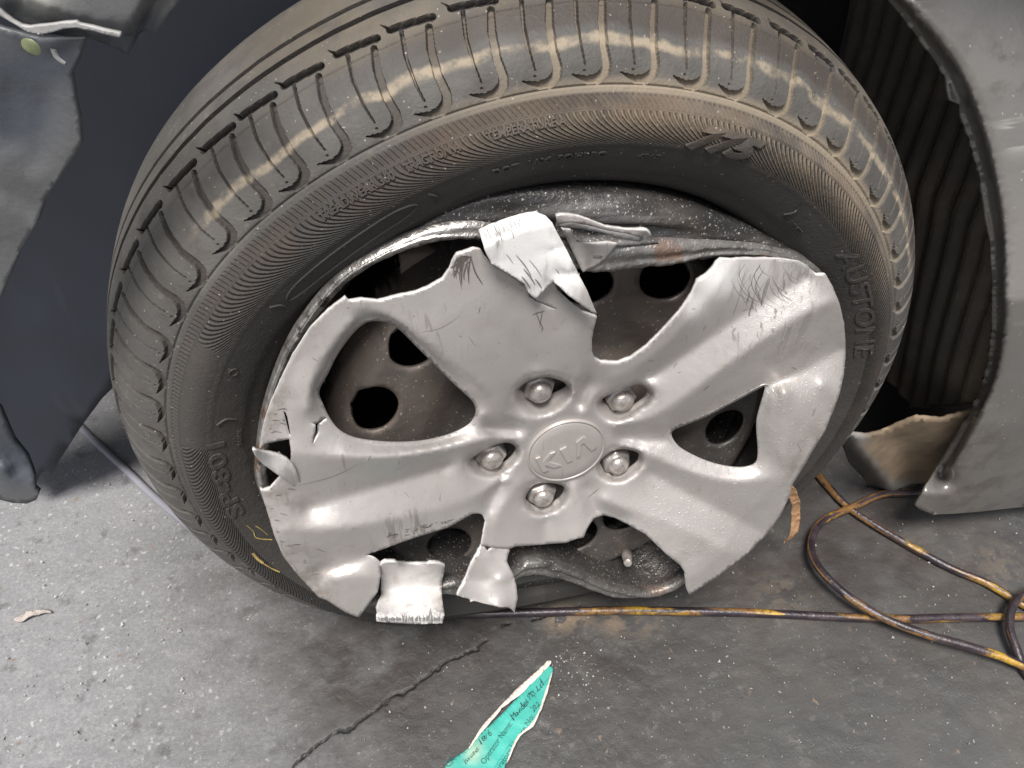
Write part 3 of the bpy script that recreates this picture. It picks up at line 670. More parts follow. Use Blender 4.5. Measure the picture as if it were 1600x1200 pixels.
# bent rim
PLIP = pl(-.100, .027, .11)
def ringpx(pts, f, default, hold=14):
    X = hit(pts, f); a = np.degrees(np.arctan2(X[:, 2]-ZO, X[:, 0])); r = np.hypot(X[:, 0], X[:, 2]-ZO)
    o = np.argsort(a); a, r = a[o], r[o]; A_ = np.linspace(-180, 180, 721)
    aa = []; rr = []
    ext_a = np.r_[a-360, a, a+360]; ext_r = np.r_[r, r, r]
    for i in range(len(ext_a)):
        aa.append(ext_a[i]); rr.append(ext_r[i])
        if i+1 < len(ext_a) and ext_a[i+1]-ext_a[i] > 2.2*hold:
            aa += [ext_a[i]+hold, ext_a[i+1]-hold]; rr += [default, default]
    v = np.interp(A_, aa, rr); k = np.hanning(13); k /= k.sum(); v = np.convolve(np.pad(v[:-1], 6, mode='wrap'), k, 'valid'); return A_[:-1], v[:720]
TA, RL = ringpx([(410, 745), (413, 700), (421, 640), (436, 590), (462, 530), (500, 475), (540, 430), (580, 405), (620, 386), (660, 372), (700, 366), (752, 366), (800, 380), (870, 405), (925, 418), (960, 415), (1000, 410), (1050, 406), (1100, 397), (1150, 394), (1200, 397), (1245, 408), (1276, 425),
                 (690, 912), (712, 908), (750, 915), (800, 895), (818, 880), (845, 877), (875, 884), (905, 896), (940, 912), (975, 922), (1010, 927), (1045, 918), (1080, 895)], PLIP, .206)
_, RO = ringpx([(405, 700), (412, 640), (427, 590), (455, 528), (494, 470), (536, 424), (580, 395), (620, 372), (680, 338), (740, 315), (800, 303), (850, 298), (900, 296), (950, 298), (1050, 312), (1130, 340), (1200, 372), (1240, 390), (1285, 425)], pl(-.078), .210)
ar = np.radians(TA); C_, S_ = np.cos(ar), np.sin(ar)
def rowv(r, y): return np.c_[r*C_, y+0*r, r*S_+ZO]
yl = PLIP(RL*C_, RL*S_); gap = np.clip((RO-RL)/.04, 0, 1)
wav = .0045*np.sin(TA*math.pi/180*7+1)*gap
mid1 = RO*.72+RL*.28; mid2 = RO*.35+RL*.65
rowsR = [rowv(RO-.002, -.045), rowv(RO-.001, -.066), rowv(RO, -.076-.002*gap), rowv(mid1, -.080-.004*gap+wav), rowv(mid1*.5+mid2*.5, -.078-.002*gap-wav), rowv(mid2, yl*.55-.078*.45+wav*.6-.003*gap), rowv(RL+.0042+.0135*gap, yl+.003-.002*gap), rowv(RL+.0034+.0075*gap, yl-.0012-.0035*gap), rowv(RL+.0020+.003*gap, yl-.0030), rowv(RL+.0012, yl-.0044), rowv(RL-.0026, yl-.0022), rowv(RL-.0034, yl+.004),
         rowv(RL-.0015, yl+.012), rowv(np.minimum(.196, RL-.002), np.full(720, -.058)+dbase(C_*.18, S_*.18)), rowv(np.minimum(.187, RL-.003), np.full(720, -.046)+dbase(C_*.18, S_*.18)), rowv(np.full(720, .179), np.full(720, -.025)+dbase(C_*.18, S_*.18)), rowv(np.full(720, .176), np.full(720, .03)), rowv(np.full(720, .190), np.full(720, .08)), rowv(np.full(720, .200), np.full(720, .095))]
lipw = [0, 0, 0, 0, 0, .0, .35, .9, 1, 1, 1, .6, .15, 0, 0, 0, 0, 0, 0]; facew = [0, 0, .5, 1, 1, 1, 1, .6, .3, 0, 0, 0, 0, 0, 0, 0, 0, 0, 0]
stk = np.stack(rowsR); fine = catmull(stk.reshape(len(rowsR), -1), 4).reshape(-1, 720, 3)
lw = np.interp(np.linspace(0, len(lipw)-1, len(fine)), range(len(lipw)), lipw); fw = np.interp(np.linspace(0, len(facew)-1, len(fine)), range(len(facew)), facew)
fine[..., 1] += (fbm(np.repeat(TA[None]*.35, len(fine), 0)+300, np.repeat(np.arange(len(fine))[:, None]*.35, 720, 1)+9, 3, 55)-.44)*.0016*np.repeat((lw+fw*.25)[:, None], 720, 1)
fine += (lw[:, None, None])*((fbm(np.repeat(TA[None]*1.6, len(fine), 0)+300, np.repeat(np.arange(len(fine))[:, None]*.2, 720, 1)+9, 3, 58)-.44)*.0010)[..., None]
m_ = len(fine); ii = np.arange(m_*720).reshape(m_, 720); Fq = np.stack([ii[:-1], np.roll(ii, -1, 1)[:-1], np.roll(ii, -1, 1)[1:], ii[1:]], -1).reshape(-1, 4)
rim = mesh('steel_rim', fine.reshape(-1, 3), Fq, M_RIM, car, True, {'lip': (lw[:, None]*np.interp(TA, [-180, -160, -150, -30, -15, 60, 88, 100, 180], [1, 1, .28, .28, .5, .55, .6, 1, 1])[None]).ravel(), 'face': np.repeat(fw, 720)})
rim['label'] = 'bent steel rim with scraped and rusty lip'
# valve
def tube(name, P_, r, mat, parent=None, n=12, attrs=None, cap=True):
    P_ = np.asarray(P_, float); r = np.full(len(P_), r) if np.isscalar(r) else np.asarray(r)
    T = np.gradient(P_, axis=0); T /= np.linalg.norm(T, axis=1)[:, None]+1e-12
    ref = np.array([0, 0, 1.0]); V = []
    for p, t, q in zip(P_, T, r):
        if abs(t[2]) > .95: ref = np.array([1.0, 0, 0])
        else: ref = np.array([0, 0, 1.0])
        b = np.cross(t, ref); b /= np.linalg.norm(b); c = np.cross(b, t)
        a = np.linspace(0, 2*math.pi, n, endpoint=False); V.append(p+q*(np.cos(a)[:, None]*b+np.sin(a)[:, None]*c))
    V = np.vstack(V); m = len(P_); Fc = []
    for i in range(m-1):
        for j in range(n): k = (j+1) % n; Fc.append([i*n+j, i*n+k, (i+1)*n+k, (i+1)*n+j])
    if cap: Fc += [list(range(n))[::-1], [(m-1)*n+j for j in range(n)]]
    return mesh(name, V, Fc, mat, parent, True, attrs)
vb = hit([(979, 862)], pl(-.088))[0]; vt = hit([(981, 880)], pl(-.108))[0]
valve = tube('tyre_valve', [vb, vb+(vt-vb)*.5, vb+(vt-vb)*.55, vt-(vt-vb)*.02, vt], [.0050, .0048, .0038, .0038, .0025], M_NUT, car)
# caliper / knuckle seen through the gap
def box(name, px4, f, thick, mat, parent):
    return sheet(name, px4, pl(f), mat, parent, sp=14, thick=thick)
box('brake_caliper', [(627, 398), (683, 392), (690, 470), (626, 485)], -.030, .03, M_TAN, car)

# wheel cover -----------------------------------------------------------
def ybase(x, z):
    r = np.hypot(x, z); pln = -.120+.026*x+.156*z; hub = -.094+.09*z+.02*x
    t = np.clip((r-.034)/(.165-.034), 0, 1); s_ = t*t*(3-2*t)*.5+t*.5
    return hub+(pln-hub)*s_
OUT = [(539, 464), (545, 470), (565, 467), (590, 470), (620, 462), (650, 456), (670, 448), (692, 435), (702, 420), (708, 405), (714, 396), (728, 392), (740, 388), (751, 390), (758, 401), (768, 412), (800, 430), (822, 447), (840, 446), (864, 437),
       (872, 455), (890, 472), (910, 488), (933, 495), (929, 510), (925, 530), (925, 550), (930, 561), (940, 566), (965, 567), (985, 560), (1010, 542), (1035, 517), (1062, 487), (1080, 460), (1090, 438), (1105, 428), (1113, 420), (1120, 410), (1127, 404), (1150, 404), (1190, 403), (1225, 405), (1250, 409), (1263, 416), (1275, 428), (1290, 428),
       (1300, 445), (1312, 475), (1319, 505), (1321, 535), (1321, 560), (1318, 590), (1312, 615), (1303, 640), (1298, 651), (1290, 672), (1276, 695), (1262, 718), (1247, 744), (1239, 756), (1234, 775), (1219, 807), (1196, 838), (1168, 866), (1120, 903), (1077, 930), (1073, 920), (1070, 895), (1063, 883), (1041, 866), (1009, 835), (978, 818),
       (960, 809), (942, 805), (928, 810), (918, 825), (912, 840), (900, 842), (885, 848), (860, 850), (835, 852), (805, 854), (797, 858), (775, 856), (752, 852), (755, 835), (759, 815), (755, 805), (748, 802), (738, 803), (700, 824), (640, 843), (590, 861), (572, 867), (582, 870), (594, 879), (595, 900), (590, 925), (572, 950), (561, 965), (540, 957), (510, 938), (499, 934),
       (465, 898), (442, 869), (428, 835), (417, 798), (406, 764), (411, 766), (422, 763), (437, 746), (453, 728), (455, 707), (452, 686), (432, 690), (415, 694), (405, 703), (408, 680), (414, 655), (422, 631), (437, 597), (457, 555), (485, 512), (513, 484)]
W1 = [(576, 503), (593, 502), (610, 506), (627, 518), (647, 538), (678, 569), (703, 594), (726, 615), (738, 627), (743, 640), (740, 652), (729, 665), (700, 679), (663, 688), (621, 691), (578, 688), (550, 682), (530, 671), (516, 654), (505, 631), (499, 611), (513, 583), (527, 555), (547, 527), (562, 511)]
W3 = [(1050, 682), (1053, 672), (1072, 664), (1106, 650), (1148, 628), (1185, 608), (1195, 605), (1191, 623), (1186, 640), (1182, 657), (1182, 676), (1184, 705), (1181, 722), (1168, 729), (1148, 730), (1120, 725), (1092, 715), (1063, 699)]
P1 = [(850, 590), (830, 594), (812, 607), (805, 620), (803, 634), (812, 644), (838, 646), (858, 643), (876, 630), (889, 610), (882, 599), (866, 592)]
P2 = [(1002, 602), (985, 604), (965, 612), (945, 621), (935, 630), (936, 642), (950, 652), (972, 650), (990, 640), (1010, 626), (1016, 614)]
P3 = [(972, 702), (952, 708), (938, 722), (932, 735), (945, 744), (968, 747), (985, 738), (999, 724), (996, 708)]
P4 = [(856, 755), (836, 758), (826, 768), (822, 782), (830, 796), (850, 802), (868, 792), (881, 776), (879, 760)]
P5 = [(790, 692), (770, 697), (750, 708), (733, 718), (730, 728), (745, 737), (768, 739), (788, 731), (801, 718), (807, 706), (802, 696)]
LG = [proj([[.0310*math.cos(a), -.094+.09*.031*math.sin(a)+.02*.031*math.cos(a), ZO+.0310*math.sin(a)]])[0] for a in np.linspace(0, 2*math.pi, 30)[:-1]]
mmm = .001
LN = [(LG, .0005, True),
      # left spoke: upper ridge, groove, lower ridge
      ([(458, 708), (520, 712), (600, 714), (680, 703), (740, 690), (765, 684)], .0055), ([(480, 795), (540, 775), (600, 758), (660, 740), (705, 726)], -.0050), ([(440, 828), (500, 827), (560, 822), (640, 806), (700, 791), (755, 770), (792, 745)], .0050),
      # lower bevel of the left spoke, start of the band
      ([(500, 890), (545, 878), (590, 860)], -.0065), ([(520, 905), (560, 898), (585, 905)], .001),
      # upper right spoke
      ([(1145, 412), (1120, 450), (1085, 490), (1050, 530), (1005, 568), (960, 590)], .0045), ([(1262, 432), (1210, 462), (1150, 498), (1090, 540), (1030, 580), (1000, 598)], -.0055), ([(1300, 470), (1240, 500), (1180, 540), (1120, 582), (1060, 628), (1010, 655), (960, 662)], .0055),
      ([(1312, 545), (1285, 560), (1240, 585), (1200, 603)], -.006),
      # right lower spoke
      ([(985, 700), (1020, 712), (1060, 730), (1110, 745), (1160, 752), (1225, 742)], .0035), ([(1015, 738), (1070, 768), (1110, 790), (1150, 810), (1185, 830)], -.0050), ([(940, 780), (985, 798), (1040, 815), (1100, 842), (1150, 868)], .0050), ([(930, 795), (975, 813)], -.003),
      # bottom spoke
      ([(812, 756), (795, 775), (778, 800), (770, 850)], .004), ([(896, 760), (908, 790), (912, 815), (900, 840)], .004), ([(855, 806), (852, 830), (850, 848)], -.0045), ([(790, 742), (775, 765), (764, 795)], -.002),
      ([(918, 760), (925, 782), (935, 800)], -.004),
      # upper spoke: wide, softly dished
      ([(560, 480), (600, 490), (650, 520), (700, 560), (760, 610), (790, 650)], .0035), ([(900, 520), (905, 560), (905, 590)], .003), ([(800, 470), (810, 520), (835, 570)], -.0010),
      
      # inner walls around window 3 and the right rim band
      ([(1205, 625), (1200, 670), (1205, 715)], .001), ([(1225, 610), (1225, 670), (1222, 715)], .0065), ([(1285, 600), (1275, 650), (1255, 700)], .004),
      # left rim band
      ([(552, 500), (520, 540), (490, 590), (480, 640)], .004), ([(470, 560), (450, 610), (440, 670)], .0015)]
PK = [[tuple(np.mean(p, 0)+(np.array(q)-np.mean(p, 0))*1.18) for q in p] for p in (P1, P2, P3, P4, P5)]
NPX = [(843, 611), (972, 625), (965, 725), (848, 776), (768, 716)]
def pocket_hole(p, c):
    out = []; m = np.mean(p, 0)
    for q in p:
        q = m+(np.array(q)-m)*1.02; d = q-np.array(c); L_ = np.linalg.norm(d); lim = 24 if d[1] > 8 else (44 if d[0] > 0 else 32)
        out.append(tuple(np.array(c)+d*min(1, lim/L_)))
    return out
PH = [pocket_hole(p, c) for p, c in zip((P1, P2, P3, P4, P5), NPX)]
LN += [(p, .0012, True) for p in PK]
LN += [([(748, 648), (780, 654), (808, 655), (825, 663), (828, 676), (815, 686), (785, 686)], .0015), ([(760, 668), (790, 669), (812, 671)], -.0055),
       ([(1045, 664), (1000, 668), (968, 671), (953, 682), (957, 694), (985, 700)], .0015), ([(972, 684), (1005, 685), (1040, 688)], -.0055),
       ([(894, 600), (895, 630), (900, 645), (912, 645), (920, 628), (938, 606)], .0015), ([(906, 636), (908, 618), (918, 598)], -.0050)]
HL = [(W1, -.0055, True), (W3, -.0055, True)]+[(p, -.0130, True) for p in PH]
# cracks as true slits
HL += [([(446, 644), (449, 652), (452, 668), (454, 682), (452, 680), (449, 668), (445, 652), (443, 643)], None, False),
       ([(505, 654), (511, 653), (504, 658), (497, 663), (496, 666), (496, 675), (492, 685), (489, 693), (490, 683), (493, 674), (493, 666), (486, 661), (494, 662)], None, False),
       ([(826, 452), (829, 462), (840, 470), (856, 477), (870, 484), (855, 479), (838, 472), (827, 464)], None, False)]
FLD = {'scuff': [(722, 408, 12, .5), (640, 835, 22, .35), (1250, 420, 30, .25), (560, 470, 12, .2)],
       'scratch': [(1200, 450, 50, .9), (1160, 480, 40, .7), (430, 800, 25, .6), (450, 880, 25, .6), (640, 840, 30, .8), (520, 500, 25, .4), (680, 500, 40, .4)],
       'edge': [(430, 780, 22, .8), (425, 660, 18, .9), (440, 620, 18, .7), (460, 890, 30, .8), (500, 930, 28, .7), (1300, 430, 25, .6), (1320, 620, 20, .7), (1280, 690, 20, .8), (1250, 740, 22, .9), (480, 520, 18, .5), (640, 860, 22, .6), (470, 800, 20, .4), (1050, 875, 25, .5), (1130, 650, 20, .6), (1235, 560, 35, .4), (840, 620, 25, .3)],
       'dust': [(1250, 650, 70, 1), (1200, 780, 70, 1), (1100, 820, 70, .9), (1250, 540, 50, .5), (1050, 780, 60, .6), (1000, 600, 60, .12)],
       'white': [(1120, 430, 22, .9), (1085, 480, 16, .5), (1190, 420, 35, .30)]}
cover = sheet('wheel_cover', OUT, ybase, [M_PAINT, M_EDGE], car, holes=HL, lines=[(l[0], (np.array(l[1])*1.05).tolist() if not np.isscalar(l[1]) else l[1]*1.05)+tuple(l[2:]) for l in LN], sp=4.3, smooth_it=2, thick=.0026, fields=FLD, edge_jit=.16, rim=1,
              skirt=[(.0015, -.02), (.0015, -.02)]+[(.005, .0)]*5+[(0, 0)]*3)
cover['label'] = 'cracked silver five-spoke wheel cover'
# torn strips of the cover
def flap(outl, f, lines, fields=None, mats=None, sp=3.8, thick=.0030, label=None, sm=2, jit=.12):
    fld = {k: [] for k in FLD}; fld.update(fields or {})
    o = sheet('torn_flap', outl, f, mats or [M_PAINT, M_EDGE], cover, lines=lines, sp=sp, smooth_it=sm, thick=thick, fields=fld, edge_jit=jit, rim=1 if not mats else None)
    if label: o['label'] = label
    return o
FT = pl(-.090, .026, .156)
fl_top = flap([(748, 358), (765, 350), (790, 341), (815, 333), (836, 330), (853, 338), (863, 348), (870, 362), (885, 390), (900, 420), (918, 455), (933, 491), (925, 488), (905, 474), (888, 462), (874, 448), (864, 440), (850, 455), (838, 468), (826, 458), (820, 444), (800, 431), (768, 412), (757, 390)],
     lambda x, z: ybase(x, z)-.010, [([(748, 358), (800, 338), (836, 330), (858, 342)], -.006), ([(760, 385), (800, 365), (850, 352), (868, 360)], .005), ([(768, 412), (820, 400), (880, 388)], .002), ([(800, 430), (850, 425), (905, 430)], .000), ([(826, 456), (860, 442)], -.003), ([(858, 372), (889, 428), (918, 476)], .004)],
     {'white': [(800, 380, 40, 1), (850, 400, 40, 1), (880, 430, 25, .8)], 'scuff': [(775, 345, 22, .9), (815, 440, 12, .9), (850, 445, 16, .8), (870, 425, 14, .5)], 'scratch': [(840, 420, 40, .9)]}, label='bent white-scraped strip of the wheel cover')
flap([(869, 337), (876, 335), (888, 335), (905, 338), (919, 343), (947, 354), (976, 358), (1010, 360), (1018, 368), (1013, 373), (984, 366), (960, 362), (936, 356), (915, 350), (893, 347), (877, 350), (869, 354)],
     pl(-.122, .02, .12), [([(869, 345), (900, 340), (950, 356), (1010, 362)], .003), ([(870, 353), (900, 350), (950, 361), (1010, 372)], -.002)], {'edge': [(930, 355, 60, .5)]})
flap([(869, 352), (893, 348), (920, 353), (950, 361), (980, 366), (1005, 373), (1000, 378), (970, 373), (940, 364), (905, 357), (880, 356)], pl(-.117, .02, .12), [], {'edge': [(930, 358, 80, 1)]}, mats=[M_BACK], thick=.001)
flap([(878, 357), (893, 360), (898, 372), (903, 380), (925, 381), (950, 379), (965, 381), (958, 392), (947, 404), (936, 413), (922, 420), (911, 426), (902, 408), (890, 382)],
     pl(-.113, .02, .13), [([(890, 362), (905, 390), (915, 420)], .001), ([(930, 384), (925, 415)], -.004)], {'edge': [(920, 400, 30, .3)]})
flap([(394, 703), (400, 703), (408, 706), (425, 709), (437, 712), (448, 718), (458, 727), (463, 738), (468, 750), (473, 762), (465, 763), (456, 758), (446, 750), (437, 744), (424, 735), (409, 724), (400, 714)],
     lambda x, z: ybase(x, z)-.0035, [([(394, 703), (400, 706)], .016), ([(437, 712), (437, 744)], .005), ([(470, 762), (465, 760)], -.004)], {'edge': [(430, 725, 25, .5)], 'white': [(440, 720, 25, .5)]})
fl_low = flap([(592, 884), (602, 878), (620, 879), (640, 881), (662, 881), (680, 880), (690, 881), (695, 885), (694, 895), (691, 907), (690, 922), (691, 937), (693, 950), (695, 960), (693, 967), (691, 974), (665, 975), (640, 975), (612, 973), (588, 971), (588, 960), (591, 945), (595, 930), (596, 918), (595, 900)],
     lambda x, z: ybase(x, z)+.001, [([(594, 882), (640, 879), (693, 884)], .001), ([(594, 900), (640, 898), (692, 900)], -.012), ([(594, 922), (640, 920), (690, 916)], -.016), ([(592, 945), (640, 943), (692, 940)], .000), ([(589, 962), (640, 964), (694, 961)], .014), ([(588, 971), (640, 975), (691, 974)], .014)],
     {'scuff': [(600, 965, 9, 1), (620, 966, 9, 1), (640, 966, 9, 1), (660, 966, 9, 1), (680, 966, 9, 1)], 'edge': [(640, 895, 40, .8)], 'white': [(640, 945, 40, .7)]}, sm=2)
flap([(752, 850), (757, 854), (763, 861), (770, 855), (788, 852), (797, 860), (794, 868), (792, 877), (796, 886), (802, 897), (807, 915), (809, 935), (804, 957), (800, 953), (795, 949), (780, 949), (752, 942), (733, 936), (714, 931), (720, 918), (728, 903), (737, 880), (745, 866)],
     lambda x, z: ybase(x, z)-.002, [([(752, 851), (797, 858)], -.001), ([(742, 872), (765, 870), (793, 874)], .004), ([(728, 905), (760, 908), (782, 905), (803, 905)], [.004, .006, .012, .008]), ([(714, 931), (752, 941), (782, 947), (804, 956)], [.006, .010, .018, .012])],
     {'edge': [(760, 870, 15, .3)]}, sm=1)
# scratches: thin dark strokes lying on the paint
from mathutils.bvhtree import BVHTree
M_MARK = MB('dark_scratch', (.085, .074, .068), .7).m; M_ABR = MB('grey_abrasion', (.19, .185, .18), .7).m
mkbvh = lambda o: BVHTree.FromPolygons([tuple(v.co) for v in o.data.vertices], [tuple(p.vertices) for p in o.data.polygons])
def strokes(name, L_, on):
    bvh = mkbvh(on)
    V = []; Fc = []
    for pts, w0 in L_:
        p = catmull(pts, 5); n = len(p); T = np.gradient(p, axis=0); T /= np.linalg.norm(T, axis=1)[:, None]+1e-9; N_ = np.c_[-T[:, 1], T[:, 0]]
        w = w0*np.sin(np.linspace(.12, math.pi-.05, n))**.7; k0 = len(V); ok = True; row = []
        for sgn in (-1, 1):
            for q, nn, ww in zip(p, N_, w):
                dv = rays([q+nn*ww*sgn*.5])[0]; h_ = bvh.ray_cast(Vector(CAM), Vector(dv))
                if h_[0] is None: ok = False; break
                row.append(tuple(np.array(h_[0])-dv/np.linalg.norm(dv)*.0004))
            if not ok: break
        if not ok: continue
        V += row; Fc += [[k0+i, k0+i+1, k0+n+i+1, k0+n+i] for i in range(n-1)]
    o = mesh(name, V, Fc, M_ABR if name == 'abrasion_marks' else M_MARK, cover, False); o['kind'] = 'stuff'; return o
SL = []
for k in range(34):                                     # fan of black scrapes beside the torn top spoke
    a = rng.uniform(-.35, 1.15); L0 = rng.uniform(14, 44); c = np.array([rng.uniform(712, 738), rng.uniform(398, 412)]); dv = np.array([-math.cos(a)*.45+.25*rng.normal(), math.sin(a)+.25]); dv /= np.linalg.norm(dv)
    SL.append(([c, c+dv*L0*.5+rng.normal(0, 1.5, 2), c+dv*L0+rng.normal(0, 2, 2)+[L0*.12, 0]], rng.uniform(.7, 2.6)))
for k in range(20):                                     # hair arcs on the upper right spoke
    c = np.array([rng.uniform(1140, 1230), rng.uniform(408, 450)]); b = rng.uniform(18, 60); SL.append(([c, c+[b*.28, b*.55], c+[b*.95, b*.95]] if k % 2 else [c, c+[-b*.25, b*.5], c+[b*.05, b*1.1]], rng.uniform(.25, .6)))
for k in range(26): c = np.array([rng.uniform(600, 700), 0]); c[1] = 838-(c[0]-600)*.20+rng.normal(0, 4); SL.append(([c, c+[rng.uniform(3, 12), -rng.uniform(1, 4)]], rng.uniform(.5, 1.3)))
for k in range(40): c = np.array([rng.uniform(418, 450), rng.uniform(600, 900)]); c[0] += max(0, c[1]-820)*.45; SL.append(([c, c+[rng.uniform(4, 16), rng.uniform(-3, 5)]], rng.uniform(.4, 1.0)))
for k in range(60): c = np.array([rng.uniform(440, 1290), rng.uniform(480, 900)]); a = rng.uniform(0, 6.28); L0 = rng.gamma(2, 4); SL.append(([c, c+[math.cos(a)*L0, math.sin(a)*L0]], rng.uniform(.35, .75)))
for p_ in ([(838, 490), (842, 500), (850, 516)], [(848, 484), (846, 496), (843, 512)], [(832, 492), (840, 489), (852, 486)], [(842, 503), (847, 510), (846, 520)], [(655, 520), (690, 512), (720, 492)], [(480, 690), (500, 640), (512, 600)], [(1320, 560), (1230, 590), (1190, 610)], [(460, 760), (520, 745), (560, 725)]): SL.append((p_, 1.0 if p_[0][0] > 800 and p_[0][0] < 900 else .45))
strokes('scratch_marks', SL, cover)
SL = []
for k in range(46): x_ = 594+k*2.1+rng.normal(0, 1); SL.append(([(x_, 971), (x_+rng.normal(0, 1), 966), (x_+rng.normal(0, 1.5), 971-rng.gamma(2, 3.2)-1)], rng.uniform(.8, 3.6)))
strokes('abrasion_marks', SL, fl_low)
SL = []
for k in range(26): x_ = rng.uniform(755, 815); y_ = 354-(x_-755)*.28+rng.uniform(0, 10); L0 = rng.uniform(6, 20); SL.append(([(x_, y_), (x_+L0*.3, y_+L0*.6), (x_+L0*.4, y_+L0)], rng.uniform(.5, 1.4)))
for c_, L0, w_ in (((806, 398), 40, 1.6), ((818, 420), 30, 2.2), ((826, 405), 34, 1.0), ((842, 412), 42, 2.4), ((850, 428), 30, 1.6), ((815, 432), 22, 2.6), ((836, 436), 18, 2.0), ((868, 420), 10, 1.0), ((790, 396), 20, .9)): SL.append(([c_, (c_[0]+L0*.35, c_[1]+L0*.42), (c_[0]+L0*.62, c_[1]+L0*.85)], w_))
strokes('abrasion_marks', SL, fl_top)
# emblem: oval plate in a ring, with the three raised letters
hubf = lambda x, z: -.094+.09*z+.02*x
def emblem():
    n = 72; a = np.linspace(0, 2*math.pi, n, endpoint=False); V = []; Fc = []
    prof_ = [(.0298, .0005), (.0296, -.0022), (.0290, -.0030), (.0283, -.0022), (.0279, -.0012), (.0275, -.0022), (.0268, -.0026), (.02, -.0030), (.01, -.0032), (.0003, -.0032)]
    for r, h in prof_: x = r*np.cos(a); z_ = r*np.sin(a); V.append(np.c_[x, hubf(x, z_)+h, z_+ZO])
    for i in range(len(prof_)-1):
        for j in range(n): k = (j+1) % n; Fc.append([i*n+j, i*n+k, (i+1)*n+k, (i+1)*n+j])
    return mesh('emblem_plate', np.vstack(V), Fc, M_LOGO, cover, True, {k: np.zeros(n*len(prof_)) for k in ('scuff',)})
emb = emblem()
def zz(P_): return [(680+x/4, 560+y/4) for x, y in P_]
for nm, pts in (('K', [(626, 620), (655, 611), (671, 643), (716, 590), (748, 580), (698, 640), (787, 664), (742, 677), (684, 660), (706, 694), (672, 705)]), ('I', [(778, 567), (818, 548), (858, 632), (824, 646)]), ('A', [(880, 520), (924, 486), (942, 490), (1006, 549), (974, 572), (926, 522), (909, 534), (905, 600), (882, 614)])):
    q = np.array(zz(pts)); X = hit(q, lambda x, z: hubf(x, z)-.0031); n = len(q); V = np.vstack([X, X+np.array([0, -.0013, 0])]); 
    tri = [list(f) for f in delaunay_2d_cdt([Vector(p) for p in q], [(i, (i+1) % n) for i in range(n)], [], 1, 1e-5)[2]]
    Fc = [[i+n for i in f] for f in tri]+[[i, (i+1) % n, n+(i+1) % n, n+i] for i in range(n)]
    o = mesh('emblem_letter', V, Fc, M_LOGO, cover, False)
    bm = bmesh.new(); bm.from_mesh(o.data); bmesh.ops.recalc_face_normals(bm, faces=bm.faces)
    tp = [f for f in bm.faces if abs(f.normal.y) > .9]
    if tp and tp[0].normal.y > 0: bmesh.ops.reverse_faces(bm, faces=bm.faces)
    bm.to_mesh(o.data); bm.free()

# body panels -------------------------------------------------------------
FEN = [(1365, -60), (1388, 0), (1422, 42), (1456, 88), (1479, 122), (1480, 140), (1484, 156), (1493, 160), (1499, 163), (1499, 172), (1505, 190), (1515, 218), (1530, 269), (1541, 340), (1547, 371), (1551, 442), (1551, 512), (1544, 569), (1535, 600), (1520, 637), (1500, 675), (1475, 717), (1460, 742), (1450, 755), (1443, 770), (1430, 790), (1436, 795), (1457, 804), (1490, 803), (1530, 800), (1600, 792), (1700, 782), (1900, 760), (1900, 400), (1850, -60), (1600, -90)]
FP = lambda x, z: -.085-.03*np.clip(x-.25, 0, 1)+.40*np.clip(z-.08, 0, 1)+.06*np.clip(-z-.06, 0, 1)
fender = sheet('fender', FEN, FP, [M_FENDER, M_FEDGE], car, h0=None, sp=5, thick=.003, smooth_it=1, rim=1,
     lines=[([(1394, 0), (1430, 40), (1464, 88), (1488, 125), (1507, 172), (1522, 215), (1537, 269), (1548, 330), (1554, 371), (1558, 442), (1558, 512), (1551, 569), (1542, 602), (1508, 678), (1468, 744)], -.026), ([(1412, 0), (1466, 62), (1506, 122), (1538, 205), (1560, 300), (1569, 371), (1569, 456), (1566, 520), (1552, 592), (1519, 667), (1484, 732)], -.003),
            ([(1425, 0), (1480, 58), (1522, 120), (1553, 205), (1574, 300), (1582, 371), (1580, 456), (1575, 530), (1560, 600), (1530, 670), (1495, 740)], .0), ([(1700, 0), (1720, 300), (1700, 600), (1650, 780)], .004), ([(1850, 0), (1850, 600)], -.004), ([(1600, 60), (1640, 400), (1620, 700)], .003),
            ([(1436, 795), (1457, 804), (1600, 792), (1700, 782)], -.002), ([(1450, 770), (1530, 775), (1600, 768)], .0015)],
     fields={'dirt': [(1560, 110, 30, 1), (1590, 130, 22, .8), (1520, 60, 30, .3), (1500, 730, 40, .5), (1540, 760, 60, .5), (1560, 640, 40, .2)], 'scr': [(1590, 208, 18, 1), (1440, 12, 14, 1), (1598, 520, 10, .5)],
             'inner': []})
fender['label'] = 'scuffed grey front fender around the wheel arch'
